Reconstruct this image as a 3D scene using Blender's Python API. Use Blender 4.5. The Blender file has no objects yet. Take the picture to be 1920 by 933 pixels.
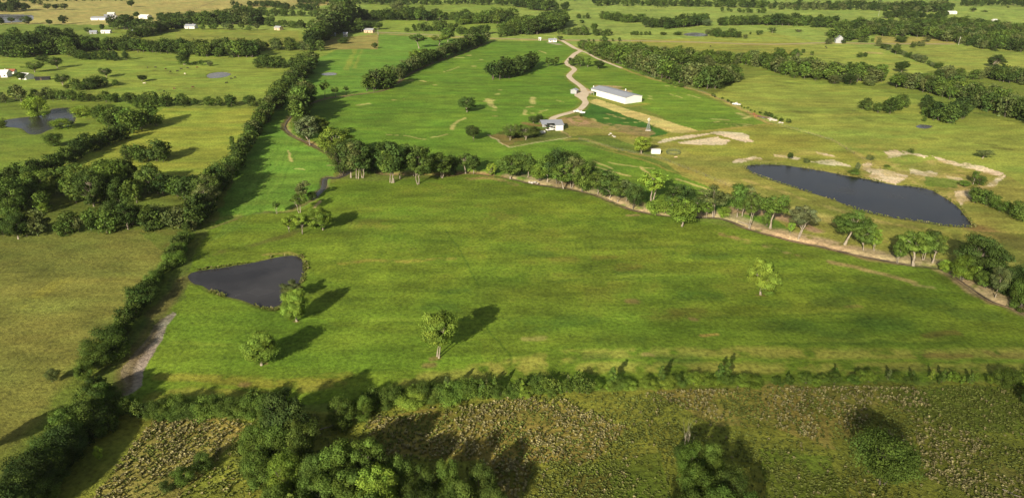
import bpy, math, random
import numpy as np
from mathutils import Vector
random.seed(7); RNG = np.random.default_rng(11)
scene = bpy.context.scene
COL = scene.collection

# ------------------------------------------------------------------ camera, sky, sun, exposure
FPX, CAM_H = 1250.0, 95.0                       # focal length in photo pixels (1920 wide), drone height in metres
PITCH = math.atan((466.5 + 90) / FPX)
cam = bpy.data.cameras.new("camera"); cam.sensor_width = 36; cam.lens = 36 * FPX / 1920
cam.clip_start = 1.0; cam.clip_end = 40000
camo = bpy.data.objects.new("camera", cam); COL.objects.link(camo)
camo.location = (0, 0, CAM_H); camo.rotation_euler = (math.pi / 2 - PITCH, 0, 0)
scene.camera = camo

SUN_AZ, SUN_EL = math.radians(25.0), math.radians(24.0)      # shadows fall away from the camera, a little to the right
world = bpy.data.worlds.new("World"); scene.world = world; world.use_nodes = True
wn = world.node_tree; bg = wn.nodes["Background"]
sky = wn.nodes.new("ShaderNodeTexSky"); sky.sky_type = 'NISHITA'; sky.sun_disc = False
sky.sun_elevation = SUN_EL; sky.sun_rotation = math.pi + SUN_AZ
sky.air_density = 1.0; sky.dust_density = 1.6; sky.ozone_density = 1.0
hs = wn.nodes.new("ShaderNodeHueSaturation"); hs.inputs["Saturation"].default_value = 0.45      # hazy, half clouded sky
wn.links.new(sky.outputs[0], hs.inputs["Color"]); wn.links.new(hs.outputs[0], bg.inputs[0]); bg.inputs[1].default_value = 0.062
sun = bpy.data.lights.new("sun", 'SUN'); sun.energy = 5.0; sun.angle = math.radians(0.5); sun.color = (1.0, 0.895, 0.71)
suno = bpy.data.objects.new("sun", sun); COL.objects.link(suno)
suno.rotation_euler = Vector((math.sin(SUN_AZ) * math.cos(SUN_EL), math.cos(SUN_AZ) * math.cos(SUN_EL), -math.sin(SUN_EL))).to_track_quat('-Z', 'Y').to_euler()
suno.location = (0, -200, 300)
scene.view_settings.view_transform = 'Standard'; scene.view_settings.look = 'None'
scene.view_settings.exposure = 0.60; scene.view_settings.gamma = 1.0; scene.view_settings.use_curve_mapping = False
scene.render.engine = 'CYCLES'
scene.cycles.max_bounces = 5; scene.cycles.diffuse_bounces = 2; scene.cycles.transmission_bounces = 3
scene.cycles.use_denoising = True; scene.cycles.glossy_bounces = 2; scene.cycles.transparent_max_bounces = 4; scene.cycles.volume_bounces = 0

# ------------------------------------------------------------------ helpers
CP, SP = math.cos(PITCH), math.sin(PITCH)
def G(px, py):                                   # photo pixel -> metres on the ground
    x = (px - 960) / FPX; y = -(py - 466.5) / FPX
    t = CAM_H / (SP - y * CP)
    return np.array([x * t, (CP + y * SP) * t])
def depth(p): return p[1] * CP + CAM_H * SP
def mpp(px, py): return depth(G(px, py)) / FPX    # metres per photo pixel there
def tree_h(px, py, hpx):                         # height of an upright thing standing at (px,py) and hpx tall in the photo
    B = G(px, py); y = -(py - hpx - 466.5) / FPX
    return CAM_H + B[1] * (-SP + y * CP) / (CP + y * SP)
def project(X, Y):
    d = Y * CP + CAM_H * SP
    return 960 + FPX * X / d, 466.5 - FPX * (Y * SP - CAM_H * CP) / d

def hash2(ix, iy, s):
    h = (ix.astype(np.int64) * 374761393 + iy.astype(np.int64) * 668265263 + s * 144269504) & 0x7fffffff
    h = ((h ^ (h >> 13)) * 1274126177) & 0x7fffffff
    return ((h ^ (h >> 16)) & 0xffff) / 65535.0
def vnoise(x, y, s=0):
    x0 = np.floor(x); y0 = np.floor(y); fx = x - x0; fy = y - y0
    fx = fx * fx * (3 - 2 * fx); fy = fy * fy * (3 - 2 * fy)
    a = hash2(x0, y0, s); b = hash2(x0 + 1, y0, s); c = hash2(x0, y0 + 1, s); d = hash2(x0 + 1, y0 + 1, s)
    return (a * (1 - fx) + b * fx) * (1 - fy) + (c * (1 - fx) + d * fx) * fy
def fbm(x, y, s=0, n=3):
    v = 0; a = 0.5; t = 0
    for i in range(n): v = v + a * vnoise(x * 2 ** i, y * 2 ** i, s + i * 17); t += a; a *= 0.5
    return v / t
def inside(poly, X, Y):
    r = np.zeros(X.shape, bool); n = len(poly)
    for i in range(n):
        x1, y1 = poly[i]; x2, y2 = poly[(i + 1) % n]
        if y1 == y2: continue
        r ^= ((y1 > Y) != (y2 > Y)) & (X < (x2 - x1) * (Y - y1) / (y2 - y1) + x1)
    return r
def seg_dist(pts, X, Y, closed=False):
    d = np.full(X.shape, 1e9); n = len(pts)
    for i in range(n if closed else n - 1):
        x1, y1 = pts[i]; x2, y2 = pts[(i + 1) % n]; dx, dy = x2 - x1, y2 - y1
        t = np.clip(((X - x1) * dx + (Y - y1) * dy) / (dx * dx + dy * dy + 1e-9), 0, 1)
        d = np.minimum(d, np.hypot(X - x1 - t * dx, Y - y1 - t * dy))
    return d
def smooth_px(pts, n=6, closed=False):           # Catmull-Rom through the points
    P = [np.array(p, float) for p in pts]; out = []
    m = len(P)
    for i in range(m if closed else m - 1):
        g = (lambda k: P[k % m]) if closed else (lambda k: P[min(max(k, 0), m - 1)])
        p0, p1, p2, p3 = g(i - 1), g(i), g(i + 1), g(i + 2)
        for j in range(n):
            t = j / n
            out.append(0.5 * (2 * p1 + (p2 - p0) * t + (2 * p0 - 5 * p1 + 4 * p2 - p3) * t * t + (3 * p1 - p0 - 3 * p2 + p3) * t ** 3))
    if not closed: out.append(P[-1])
    return out
def lin(c): return tuple((v / 255 / 12.92) if v / 255 < 0.04045 else ((v / 255 + 0.055) / 1.055) ** 2.4 for v in c)
ALB = 0.80
def S(r, g, b): return tuple(v * ALB for v in lin((r, g, b)))

def tag(o, label=None, cat=None, group=None, kind=None):
    if label: o['label'] = label
    if cat: o['category'] = cat
    if group: o['group'] = group
    if kind: o['kind'] = kind
    return o
def mesh_obj(name, V, F, mats, parent=None, mi=None, smooth=False):
    me = bpy.data.meshes.new(name); me.from_pydata([tuple(map(float, v)) for v in V], [], F); me.update()
    for m in (mats if isinstance(mats, (list, tuple)) else [mats]): me.materials.append(m)
    if mi is not None: me.polygons.foreach_set('material_index', mi)
    if smooth: me.polygons.foreach_set('use_smooth', [True] * len(F))
    o = bpy.data.objects.new(name, me); COL.objects.link(o)
    if parent: o.parent = parent
    return o
def np_mesh(name, V, Q, mats, mi=None, smooth=False):       # Q: (n,4) quads
    me = bpy.data.meshes.new(name); V = np.asarray(V, np.float32); Q = np.asarray(Q, np.int32); k = Q.shape[1]
    me.vertices.add(len(V)); me.vertices.foreach_set('co', V.ravel())
    me.loops.add(Q.size); me.loops.foreach_set('vertex_index', Q.ravel())
    me.polygons.add(len(Q)); me.polygons.foreach_set('loop_start', np.arange(0, Q.size, k, dtype=np.int32))
    for m in mats: me.materials.append(m)
    if mi is not None: me.polygons.foreach_set('material_index', np.asarray(mi, np.int32))
    if smooth: me.polygons.foreach_set('use_smooth', np.ones(len(Q), bool))
    me.update(calc_edges=True); me.validate()
    return me
def empty(name, loc, rz=0, **k):
    o = bpy.data.objects.new(name, None); COL.objects.link(o); o.location = loc; o.rotation_euler = (0, 0, rz)
    o.empty_display_size = 0.5
    return tag(o, **k)

class MB:                                        # collects boxes, bars and prisms into one mesh
    def __init__(s): s.V = []; s.F = []
    def add(s, V, F): n = len(s.V); s.V += [tuple(v) for v in V]; s.F += [tuple(i + n for i in f) for f in F]; return s
    def box(s, x0, x1, y0, y1, z0, z1):
        return s.add([(x0, y0, z0), (x1, y0, z0), (x1, y1, z0), (x0, y1, z0), (x0, y0, z1), (x1, y0, z1), (x1, y1, z1), (x0, y1, z1)],
                     [(0, 3, 2, 1), (4, 5, 6, 7), (0, 1, 5, 4), (1, 2, 6, 5), (2, 3, 7, 6), (3, 0, 4, 7)])
    def bar(s, a, b, r, r2=None, n=6):
        a, b = Vector(a), Vector(b); q = (b - a).to_track_quat('Z', 'Y'); r2 = r if r2 is None else r2
        V = [a + q @ Vector((r * math.cos(2 * math.pi * i / n), r * math.sin(2 * math.pi * i / n), 0)) for i in range(n)]
        V += [b + q @ Vector((r2 * math.cos(2 * math.pi * i / n), r2 * math.sin(2 * math.pi * i / n), 0)) for i in range(n)]
        return s.add(V, [(i, (i + 1) % n, n + (i + 1) % n, n + i) for i in range(n)] + [tuple(range(n - 1, -1, -1)), tuple(range(n, 2 * n))])
    def prism(s, prof, x0, x1):                  # profile in (y,z), swept along x
        n = len(prof); V = [(x0, y, z) for y, z in prof] + [(x1, y, z) for y, z in prof]
        return s.add(V, [(i, (i + 1) % n, n + (i + 1) % n, n + i) for i in range(n)] + [tuple(range(n - 1, -1, -1)), tuple(range(n, 2 * n))])
    def build(s, name, mat, parent=None, **k):
        return tag(mesh_obj(name, s.V, s.F, mat, parent), **k)

# ------------------------------------------------------------------ materials
def new_mat(name):
    m = bpy.data.materials.new(name); m.use_nodes = True; nt = m.node_tree
    return m, nt, nt.nodes["Principled BSDF"]
def N(nt, t, **kw):
    n = nt.nodes.new(t)
    for k, v in kw.items(): setattr(n, k, v)
    return n
def noise(nt, vec, scale, detail=3, rough=0.55):
    n = N(nt, "ShaderNodeTexNoise"); n.inputs["Scale"].default_value = scale; n.inputs["Detail"].default_value = detail
    n.inputs["Roughness"].default_value = rough
    if vec is not None: nt.links.new(vec, n.inputs["Vector"])
    return n
def maprange(nt, val, a, b, c, d):
    n = N(nt, "ShaderNodeMapRange"); nt.links.new(val, n.inputs[0])
    for i, v in enumerate((a, b, c, d)): n.inputs[i + 1].default_value = v
    return n.outputs[0]
def mixc(nt, fac, a, b, mode='MIX'):
    n = N(nt, "ShaderNodeMix", data_type='RGBA', blend_type=mode)
    for s, v in ((n.inputs[0], fac), (n.inputs[6], a), (n.inputs[7], b)):
        if hasattr(v, 'is_output'): nt.links.new(v, s)
        elif isinstance(v, (int, float)): s.default_value = v
        else: s.default_value = (*v[:3], 1)
    return n.outputs[2]
def math_n(nt, op, a, b=None):
    n = N(nt, "ShaderNodeMath", operation=op)
    for s, v in ((n.inputs[0], a), (n.inputs[1], b)):
        if v is None: continue
        if hasattr(v, 'is_output'): nt.links.new(v, s)
        else: s.default_value = v
    return n.outputs[0]
def worn(name, c, rough=0.7, amount=0.25, scale=0.8, metal=0.0, ribs=None):
    """painted / weathered surface: colour broken up by two noises, optional sheet-metal ribs along an axis"""
    m, nt, p = new_mat(name); tc = N(nt, "ShaderNodeTexCoord")
    n1 = noise(nt, tc.outputs["Object"], scale, 5); n2 = noise(nt, tc.outputs["Object"], scale * 9, 3)
    f = math_n(nt, 'MULTIPLY', n1.outputs[0], n2.outputs[0])
    col = mixc(nt, maprange(nt, f, 0.1, 0.45, 0, 1), [v * (1 - amount) for v in c], [min(1, v * (1 + amount * 0.4)) for v in c])
    nt.links.new(col, p.inputs["Base Color"]); p.inputs["Roughness"].default_value = rough; p.inputs["Metallic"].default_value = metal
    if ribs:
        w = N(nt, "ShaderNodeTexWave", bands_direction=ribs); w.inputs["Scale"].default_value = 1.05
        nt.links.new(tc.outputs["Object"], w.inputs["Vector"])
        b = N(nt, "ShaderNodeBump"); b.inputs["Strength"].default_value = 0.35; b.inputs["Distance"].default_value = 0.05
        nt.links.new(w.outputs[1], b.inputs["Height"]); nt.links.new(b.outputs[0], p.inputs["Normal"])
    return m
M = {}
M['white_metal'] = worn("white sheet metal", (0.80, 0.78, 0.74), 0.45, 0.12, 0.3, ribs='X')
M['grey_roof'] = worn("galvanised roof sheet", (0.42, 0.44, 0.48), 0.42, 0.15, 0.25, 0.25, ribs='X')
M['white'] = worn("white paint", (0.78, 0.76, 0.72), 0.5, 0.15)
M['grey'] = worn("grey weathered metal", (0.36, 0.37, 0.38), 0.5, 0.25)
M['dark'] = worn("dark opening", (0.02, 0.02, 0.022), 0.8, 0.3)
M['glass'] = worn("window glass", (0.03, 0.035, 0.04), 0.1, 0.2)
M['rust'] = worn("rusty orange steel", (0.36, 0.12, 0.04), 0.7, 0.4, 2)
M['red_roof'] = worn("red painted roof", (0.33, 0.10, 0.06), 0.6, 0.25)
M['brown'] = worn("weathered wood", (0.16, 0.11, 0.07), 0.8, 0.35, 1.5)
M['tan_wall'] = worn("tan plaster", (0.62, 0.46, 0.30), 0.8, 0.15)
M['black'] = worn("black rubber", (0.02, 0.02, 0.02), 0.8, 0.2)
M['green_paint'] = worn("green farm machine paint", (0.04, 0.14, 0.03), 0.4, 0.2)
M['concrete'] = worn("pale concrete", (0.50, 0.46, 0.40), 0.9, 0.2, 1.2)
M['cow_dark'] = worn("dark hide", (0.025, 0.018, 0.014), 0.8, 0.4, 2)
M['cow_red'] = worn("red brown hide", (0.13, 0.05, 0.025), 0.8, 0.3, 2)
M['cow_pale'] = worn("cream hide", (0.62, 0.54, 0.42), 0.8, 0.2, 2)

def bark_mat(k=1.0, name="pale grey bark"):
    m, nt, p = new_mat(name); tc = N(nt, "ShaderNodeTexCoord")
    n1 = noise(nt, tc.outputs["Object"], 9, 4); n2 = noise(nt, tc.outputs["Object"], 45, 3)
    c = mixc(nt, maprange(nt, n1.outputs[0], 0.3, 0.7, 0, 1), [v * k for v in (0.20, 0.16, 0.11)], [v * k for v in (0.46, 0.40, 0.31)])
    c = mixc(nt, maprange(nt, n2.outputs[0], 0.35, 0.65, 0.5, 0), c, (0.12, 0.10, 0.075))
    nt.links.new(c, p.inputs["Base Color"]); p.inputs["Roughness"].default_value = 0.9
    return m
M['bark'] = bark_mat(); M['bark_dark'] = bark_mat(0.32, "dark grey bark")  # second bark is a darker tone for bushes, shrubs and the far mass
def leaf_mat(attr):
    m = bpy.data.materials.new("leaves"); m.use_nodes = True; nt = m.node_tree; nt.nodes.clear()
    out = N(nt, "ShaderNodeOutputMaterial"); a = N(nt, "ShaderNodeAttribute"); a.attribute_name = "leaf"
    if attr: b = N(nt, "ShaderNodeAttribute"); b.attribute_name = "tint"; base = b.outputs["Color"]
    else: b = N(nt, "ShaderNodeObjectInfo"); base = b.outputs["Color"]
    col = mixc(nt, 1.0, base, a.outputs["Color"], 'MULTIPLY')
    d = N(nt, "ShaderNodeBsdfDiffuse"); t = N(nt, "ShaderNodeBsdfTranslucent"); mx = N(nt, "ShaderNodeMixShader"); mx.inputs[0].default_value = 0.22
    nt.links.new(col, d.inputs[0])
    tcol = mixc(nt, 1.0, col, (1.1, 1.25, 0.5), 'MULTIPLY'); nt.links.new(tcol, t.inputs[0])
    nt.links.new(d.outputs[0], mx.inputs[1]); nt.links.new(t.outputs[0], mx.inputs[2])
    nt.links.new(mx.outputs[0], out.inputs[0])
    return m
M['leaf'] = leaf_mat(False); M['leaf_mass'] = leaf_mat(True)
def gravel_mat(name, c1, c2):
    m, nt, p = new_mat(name); g = N(nt, "ShaderNodeNewGeometry")
    n1 = noise(nt, g.outputs["Position"], 0.12, 5); n2 = noise(nt, g.outputs["Position"], 1.6, 4)
    c = mixc(nt, maprange(nt, n1.outputs[0], 0.3, 0.7, 0, 1), c1, c2)
    c = mixc(nt, maprange(nt, n2.outputs[0], 0.45, 0.75, 0, 0.45), c, [v * 0.6 for v in c1])
    nt.links.new(c, p.inputs["Base Color"]); p.inputs["Roughness"].default_value = 0.95
    return m
M['gravel'] = gravel_mat("pale caliche gravel", (0.55, 0.44, 0.29), (0.68, 0.57, 0.41))
M['verge'] = gravel_mat("worn sandy verge", (0.30, 0.25, 0.12), (0.42, 0.34, 0.18))
def water_mat(name, c, bump=0.25):
    m, nt, p = new_mat(name); g = N(nt, "ShaderNodeNewGeometry")
    n0 = noise(nt, g.outputs["Position"], 0.035, 3)
    n1 = noise(nt, g.outputs["Position"], 1.1, 3); n2 = noise(nt, g.outputs["Position"], 3.5, 2)
    col = mixc(nt, maprange(nt, n0.outputs[0], 0.42, 0.72, 0, 1), [v * 0.85 for v in c], [v * 1.5 + 0.018 for v in c])
    nt.links.new(col, p.inputs["Base Color"]); nt.links.new(maprange(nt, n0.outputs[0], 0.35, 0.65, 0.06, 0.30), p.inputs["Roughness"]); p.inputs["IOR"].default_value = 1.33
    b = N(nt, "ShaderNodeBump"); b.inputs["Strength"].default_value = bump; b.inputs["Distance"].default_value = 0.08
    nt.links.new(math_n(nt, 'ADD', n1.outputs[0], n2.outputs[0]), b.inputs["Height"]); nt.links.new(b.outputs[0], p.inputs["Normal"])
    return m
# ------------------------------------------------------------------ ground: one sheet, fields coloured by what grows on them
POND = {
 'left': [(353,516),(370,507),(420,500),(480,490),(520,481),(545,478),(560,481),(568,490),(570,505),(566,522),(557,540),(545,555),(530,570),(516,578),(500,577),(480,571),(455,561),(430,555),(410,548),(395,543),(380,534),(362,529)],
 'right': [(1400,311),(1407,321),(1438,334),(1466,343),(1517,359),(1563,373),(1607,391),(1659,404),(1723,414),(1774,422),(1818,424),(1822,420),(1810,405),(1792,384),(1761,364),(1743,355),(1707,348),(1682,347),(1653,341),(1620,334),(1584,328),(1543,320),(1491,312),(1466,309),(1430,308)],
 'wooded': [(8,226),(40,220),(90,214),(98,204),(130,202),(140,207),(142,218),(135,232),(115,238),(90,243),(75,250),(55,250),(40,240),(12,236)],
 'far': [(-40,28),(50,28),(62,32),(50,40),(-40,43)],
 'stock': [(388,141),(397,137),(415,135),(430,137),(431,140),(420,144),(400,146),(391,145)],
 'roadside': [(1281,65),(1298,61),(1320,63),(1327,67),(1305,68)],
 'puddle': [(602,139),(615,136),(630,137),(628,140),(612,141)],
 'tree': [(1718,236),(1730,233),(1747,236),(1738,240),(1724,239)],
}
PONDW = {k: [G(*p) for p in smooth_px(v, 4, True)] for k, v in POND.items()}
CREEK = [(917,78),(866,100),(814,117),(765,140),(724,167),(660,178),(603,186),(560,205),(535,232),(545,250),(588,271),(627,290),(660,312),(696,317),(722,325),(801,326),(840,328),(879,322),(930,328),(960,333),(993,341),(1037,348),(1070,352),(1122,365),(1166,383),(1191,392),(1248,402),(1307,405),(1346,406),(1380,416),(1405,427),(1453,440),(1492,450),(1543,460),(1563,465),(1620,478),(1697,492),(1764,501),(1790,515),(1857,560),(1911,578),(2010,620)]
CREEKW = [G(*p) for p in smooth_px(CREEK, 5)]
SIDE = [(655,322),(634,332),(611,333),(606,351),(583,374),(560,388),(537,395),(490,395),(440,405),(395,425)]
SIDEW = [G(*p) for p in smooth_px(SIDE, 4)]
DRIVE = [(1051,75),(1062,81),(1077,90),(1088,95),(1080,100),(1071,108),(1063,117),(1066,123),(1073,126),(1077,131),(1071,137),(1067,143),(1074,151),(1084,158),(1093,166),(1095,173),(1090,179),(1094,186),(1098,192),(1093,200),(1083,207),(1066,212),(1045,218),(1036,223),(1038,229)]
def zero(X): return np.zeros(np.shape(X))
def ground_z(X, Y):
    X = np.asarray(X, float); Y = np.asarray(Y, float); z = zero(X)
    for k in PONDW:
        P = PONDW[k]; b = np.array(P); m = (X > b[:, 0].min() - 8) & (X < b[:, 0].max() + 8) & (Y > b[:, 1].min() - 8) & (Y < b[:, 1].max() + 8)
        if m.any():
            d = seg_dist(P, X[m], Y[m], True); i = inside(P, X[m], Y[m])
            z[m] = np.minimum(z[m], np.where(i, -0.28 - np.minimum(0.35 * d, 1.2), np.minimum(0, -0.28 + 0.16 * d)))
    m = (Y < 900) & (X < 330) & (Y > 150)
    if m.any():
        d = seg_dist(CREEKW, X[m], Y[m]); z[m] = np.minimum(z[m], -0.7 * np.clip(1.35 - d / 1.8, 0, 1))
        d = seg_dist(SIDEW, X[m], Y[m]); z[m] = np.minimum(z[m], -0.6 * np.clip(1.3 - d / 1.8, 0, 1))
    return z

def build_ground():
    az = np.concatenate([np.linspace(-43, 43, 1080), np.linspace(43, 317, 62)[1:-1]]) * math.pi / 180
    dep_view = []
    for py in np.linspace(960, -70, 760): dep_view.append(PITCH + math.atan((py - 466.5) / FPX))
    dep = np.concatenate([np.linspace(math.radians(88), dep_view[0], 26)[:-1], dep_view, [0.011, 0.008, 0.0055]])
    r = CAM_H / np.tan(dep)
    nr, na = len(r), len(az)
    R, A = np.meshgrid(r, az, indexing='ij')
    X = (R * np.sin(A)).ravel(); Y = (R * np.cos(A)).ravel()
    # in front, take rows straight across rather than arcs so that they follow the field, same spacing
    Z = ground_z(X, Y)
    w = 1.6
    Xw = X + w * (fbm(X / 7, Y / 7, 3) - 0.5) * 2; Yw = Y + w * (fbm(X / 7, Y / 7, 9) - 0.5) * 2
    d = Yw * CP + CAM_H * SP
    front = d > 20
    ds = np.where(front, d, 20)
    PX = np.where(front, 960 + FPX * Xw / ds, -9e3); PY = np.where(front, 466.5 - FPX * (Yw * SP - CAM_H * CP) / ds, 9e3)
    C = np.tile(np.array(S(122, 136, 54)), (len(X), 1)); RGH = np.full(len(X), 0.5)
    nz1 = fbm(X / 14, Y / 14, 21, 4); nz2 = fbm(X / 3.5, Y / 3.5, 31, 3); nz3 = fbm(X / 45, Y / 45, 41, 3); nz4 = fbm(X / 28, Y / 6, 51, 4)
    def field(poly, col, rough=None, a=1.0, ragged=0.0):
        p = np.array(poly); m = (PX > p[:, 0].min()) & (PX < p[:, 0].max()) & (PY > p[:, 1].min()) & (PY < p[:, 1].max())
        i = np.where(m)[0]
        if not len(i): return
        k = i[inside(poly, PX[i], PY[i])]
        aa = a if not ragged else (a * np.clip((nz1[k] * 0.6 + nz2[k] * 0.4 - ragged) * 9, 0, 1))[:, None]
        C[k] = C[k] * (1 - aa) + np.array(col) * aa
        if rough is not None: RGH[k] = rough
    def line(pts, col, width, a=1.0, ragged=0.0, sm=True):
        P = [G(*p) for p in (smooth_px(pts, 4) if sm and len(pts) > 2 else pts)]; b = np.array(P)
        m = (X > b[:, 0].min() - width - 4) & (X < b[:, 0].max() + width + 4) & (Y > b[:, 1].min() - width - 4) & (Y < b[:, 1].max() + width + 4)
        i = np.where(m)[0]
        if not len(i): return
        dd = seg_dist(P, Xw[i], Yw[i])
        f = np.clip(1.0 - (dd - width * 0.35) / (width * 0.5), 0, 1) * a
        if ragged: f = f * np.clip((nz1[i] * 0.5 + nz2[i] * 0.5 - ragged) * 8, 0, 1)
        C[i] = C[i] * (1 - f[:, None]) + np.array(col) * f[:, None]
    sandc, dirt, tan, pink = S(232, 214, 176), S(150, 118, 84), S(172, 152, 84), S(162, 138, 92)
    # far country
    field([(-900,-85),(2900,-85),(2900,120),(-900,120)], S(150, 170, 76))
    field([(-500,-40),(900,-40),(600,12),(440,16),(330,46),(250,42),(120,62),(-500,62)], S(180, 171, 98))
    field([(-500,44),(140,46),(330,50),(300,80),(-500,90)], S(126, 146, 58))
    field([(200,58),(330,52),(640,60),(640,110),(200,110)], S(140, 154, 60))
    field([(330,62),(560,58),(560,90),(330,90)], S(146, 152, 64), a=0.8)
    field([(680,2),(960,6),(960,60),(700,60)], S(138, 160, 62))
    field([(-500,96),(620,96),(560,190),(-500,205)], S(140, 158, 62))
    field([(130,100),(560,104),(540,190),(280,175)], S(142, 160, 62), a=0.8)
    field([(-500,190),(330,190),(250,260),(60,335),(-500,345)], S(122, 142, 50))
    field([(305,203),(505,203),(440,335),(390,355),(270,345),(40,345),(240,255)], S(150, 160, 60))
    field([(-500,330),(430,330),(380,440),(-500,450)], S(110, 122, 48))
    field([(-500,446),(356,430),(345,470),(240,640),(60,870),(-60,960),(-500,1100)], S(127, 130, 58), 0.75)
    field([(260,436),(356,430),(340,480),(290,560),(280,520),(310,470)], S(104, 120, 44), a=0.8, ragged=0.38)
    line([(330,470),(270,580),(170,690),(60,860)], S(96, 116, 40), 7, 0.8, 0.25)
    line([(20,590),(60,560),(110,530)], S(138, 138, 50), 7, 0.45, 0.45)
    # strip between the hedge and the creek
    field([(585,120),(600,108),(705,60),(920,75),(866,100),(765,140),(700,172),(600,188),(545,205),(545,248),(640,310),(600,370),(480,470),(395,440),(440,330),(500,230)], S(114, 152, 52), 0.5)
    field([(630,72),(710,64),(708,92),(630,93),(560,90)], S(160, 154, 82))
    for a, b in (((664,92),(646,132)),((678,94),(664,128)),((668,92),(652,132))): line([a, b], S(158, 164, 66), 2.2, 0.6, 0.3)
    # hay fields beyond the creek
    field([(920,77),(1050,77),(1090,95),(1070,105),(1066,120),(1110,175),(1100,200),(1036,228),(1062,262),(1200,300),(1420,378),(1600,465),(1330,402),(1190,388),(1070,350),(960,330),(879,320),(700,315),(640,305),(545,248),(560,205),(620,183),(700,172),(765,140),(866,100)], S(108, 142, 42), 0.5)
    field([(1078,125),(1140,108),(1330,185),(1440,233),(1300,246),(1200,200),(1110,182),(1090,165)], S(116, 146, 46), 0.5)
    field([(1085,100),(1125,108),(1180,135),(1070,128)], S(118, 146, 50))
    # right pastures
    field([(1390,150),(1440,140),(1640,168),(1920,235),(2900,420),(2900,800),(1990,460),(1900,380),(1700,335),(1560,262),(1440,228),(1330,182)], S(148, 160, 66), 0.5)
    field([(1440,60),(1560,84),(1640,90),(1760,130),(1640,160),(1440,130),(1190,78)], S(154, 166, 70))
    field([(1640,85),(1800,84),(1920,98),(2900,130),(2900,330),(1920,160),(1760,125)], S(152, 164, 70))
    field([(1640,68),(1750,70),(1800,82),(1640,84)], S(172, 164, 84))
    field([(1180,72),(1500,80),(1500,104),(1440,102),(1190,86)], S(156, 156, 64), a=0.7)
    # yard and dam around the big pond
    field([(1062,262),(1045,250),(1070,232),(1085,212),(1210,245),(1290,247),(1440,233),(1560,262),(1660,318),(1740,300),(1890,330),(2060,420),(2300,640),(2010,620),(1920,580),(1860,545),(1790,510),(1764,498),(1620,474),(1500,448),(1420,385),(1200,300)], S(150, 150, 68), 0.6)
    field([(1240,252),(1440,234),(1560,262),(1640,318),(1560,318),(1440,300),(1300,290)], S(152, 156, 62), 0.4, a=0.85)
    field([(1400,375),(1500,440),(1620,470),(1760,495),(1880,540),(1800,430),(1640,400),(1480,350)], S(132, 140, 56), a=0.55, ragged=0.30)
    field([(1050,256),(1140,254),(1220,285),(1280,330),(1200,296),(1062,264)], S(112, 132, 50))
    field([(1100,196),(1112,190),(1256,250),(1222,258),(1180,250),(1085,214)], S(72, 116, 36), 0.3)
    field([(1100,190),(1118,186),(1312,245),(1290,249),(1262,249)], S(208, 192, 116), 0.3)
    field([(1040,224),(1085,212),(1120,228),(1215,240),(1232,252),(1210,258),(1120,240),(1072,236),(1052,232)], pink, 0.9, a=0.75, ragged=0.42)
    field([(1060,222),(1082,216),(1110,232),(1080,236)], S(196, 160, 120), a=0.7, ragged=0.4)
    field([(1120,238),(1220,255),(1200,275),(1130,262)], S(146, 130, 72), a=0.6, ragged=0.55)
    # sandy wash-outs by the pond
    for poly in ([(1232,268),(1250,260),(1300,252),(1345,249),(1310,256),(1270,262),(1240,268)], [(1330,248),(1350,246),(1395,250),(1415,265),(1395,266),(1360,256)],
                 [(1268,268),(1300,262),(1345,258),(1372,263),(1360,271),(1310,272)], [(1300,262),(1350,256),(1340,268)]):
        field(poly, sandc, 0.9, ragged=0.22)
    for poly in ([(1370,306),(1385,299),(1425,291),(1432,299),(1415,298),(1390,306)], [(1450,289),(1505,296),(1500,300),(1456,294)], [(1518,304),(1560,300),(1600,312),(1560,310)],
                 [(1530,284),(1562,290),(1565,294),(1535,289)], [(1618,308),(1630,300),(1640,318),(1625,324)], [(1635,316),(1660,318),(1700,330),(1680,346),(1640,338),(1628,328)],
                 [(1745,292),(1780,300),(1830,308),(1888,325),(1870,330),(1830,318),(1770,306)], [(1890,326),(1860,350),(1838,352),(1866,334)], [(1770,328),(1805,334),(1800,340),(1775,336)],
                 [(1660,284),(1685,282),(1700,290),(1660,296)], [(1690,282),(1740,292),(1735,296),(1700,288)], [(1700,310),(1760,324),(1745,332),(1706,326)], [(1790,360),(1840,350),(1830,372),(1800,384)]):
        field(poly, sandc, 0.9, ragged=0.36)
    field([(1610,300),(1780,300),(1880,330),(1840,380),(1790,384),(1740,352),(1620,332)], S(178, 160, 96), a=0.7, ragged=0.50)
    field([(1560,250),(1720,262),(1720,300),(1640,318)], S(150, 146, 66), a=0.7, ragged=0.48)
    field([(1730,330),(1800,338),(1790,352),(1740,348)], S(104, 130, 44), a=0.8)
    line([(1840,430),(1920,460),(2000,520)], S(128, 104, 62), 9, 0.8, 0.36)
    field([(1780,430),(1960,440),(2050,560),(1960,600),(1870,545)], S(88, 100, 38), a=0.7, ragged=0.40)
    # the main field
    MAIN = [(640,336),(700,340),(800,332),(880,326),(960,338),(1070,358),(1190,398),(1300,412),(1400,432),(1560,470),(1760,508),(1860,570),(2010,632),(2300,700),(2300,722),(1920,712),(1440,716),(1000,730),(740,745),(260,775),(215,760),(250,690),(330,560),(380,450),(400,420),(480,402),(560,392),(600,370),(612,345)]
    field(MAIN, S(113, 136, 40), 0.6)
    field([(300,560),(380,540),(520,580),(700,620),(900,640),(900,680),(640,700),(400,720),(260,740),(240,700)], S(107, 136, 39), a=0.7)
    field([(500,480),(1100,370),(1500,470),(1700,560),(1500,600),(1000,560),(700,560)], S(122, 142, 42), a=0.75, ragged=0.46)
    field([(640,340),(960,342),(1500,470),(1300,640),(900,640),(700,440)], S(110, 116, 42), a=0.45, ragged=0.57)
    line([(900,690),(1000,676),(1110,664),(1300,660),(1500,662),(1920,660)], S(160, 156, 70), 4.0, 0.8, 0.36)
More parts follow.
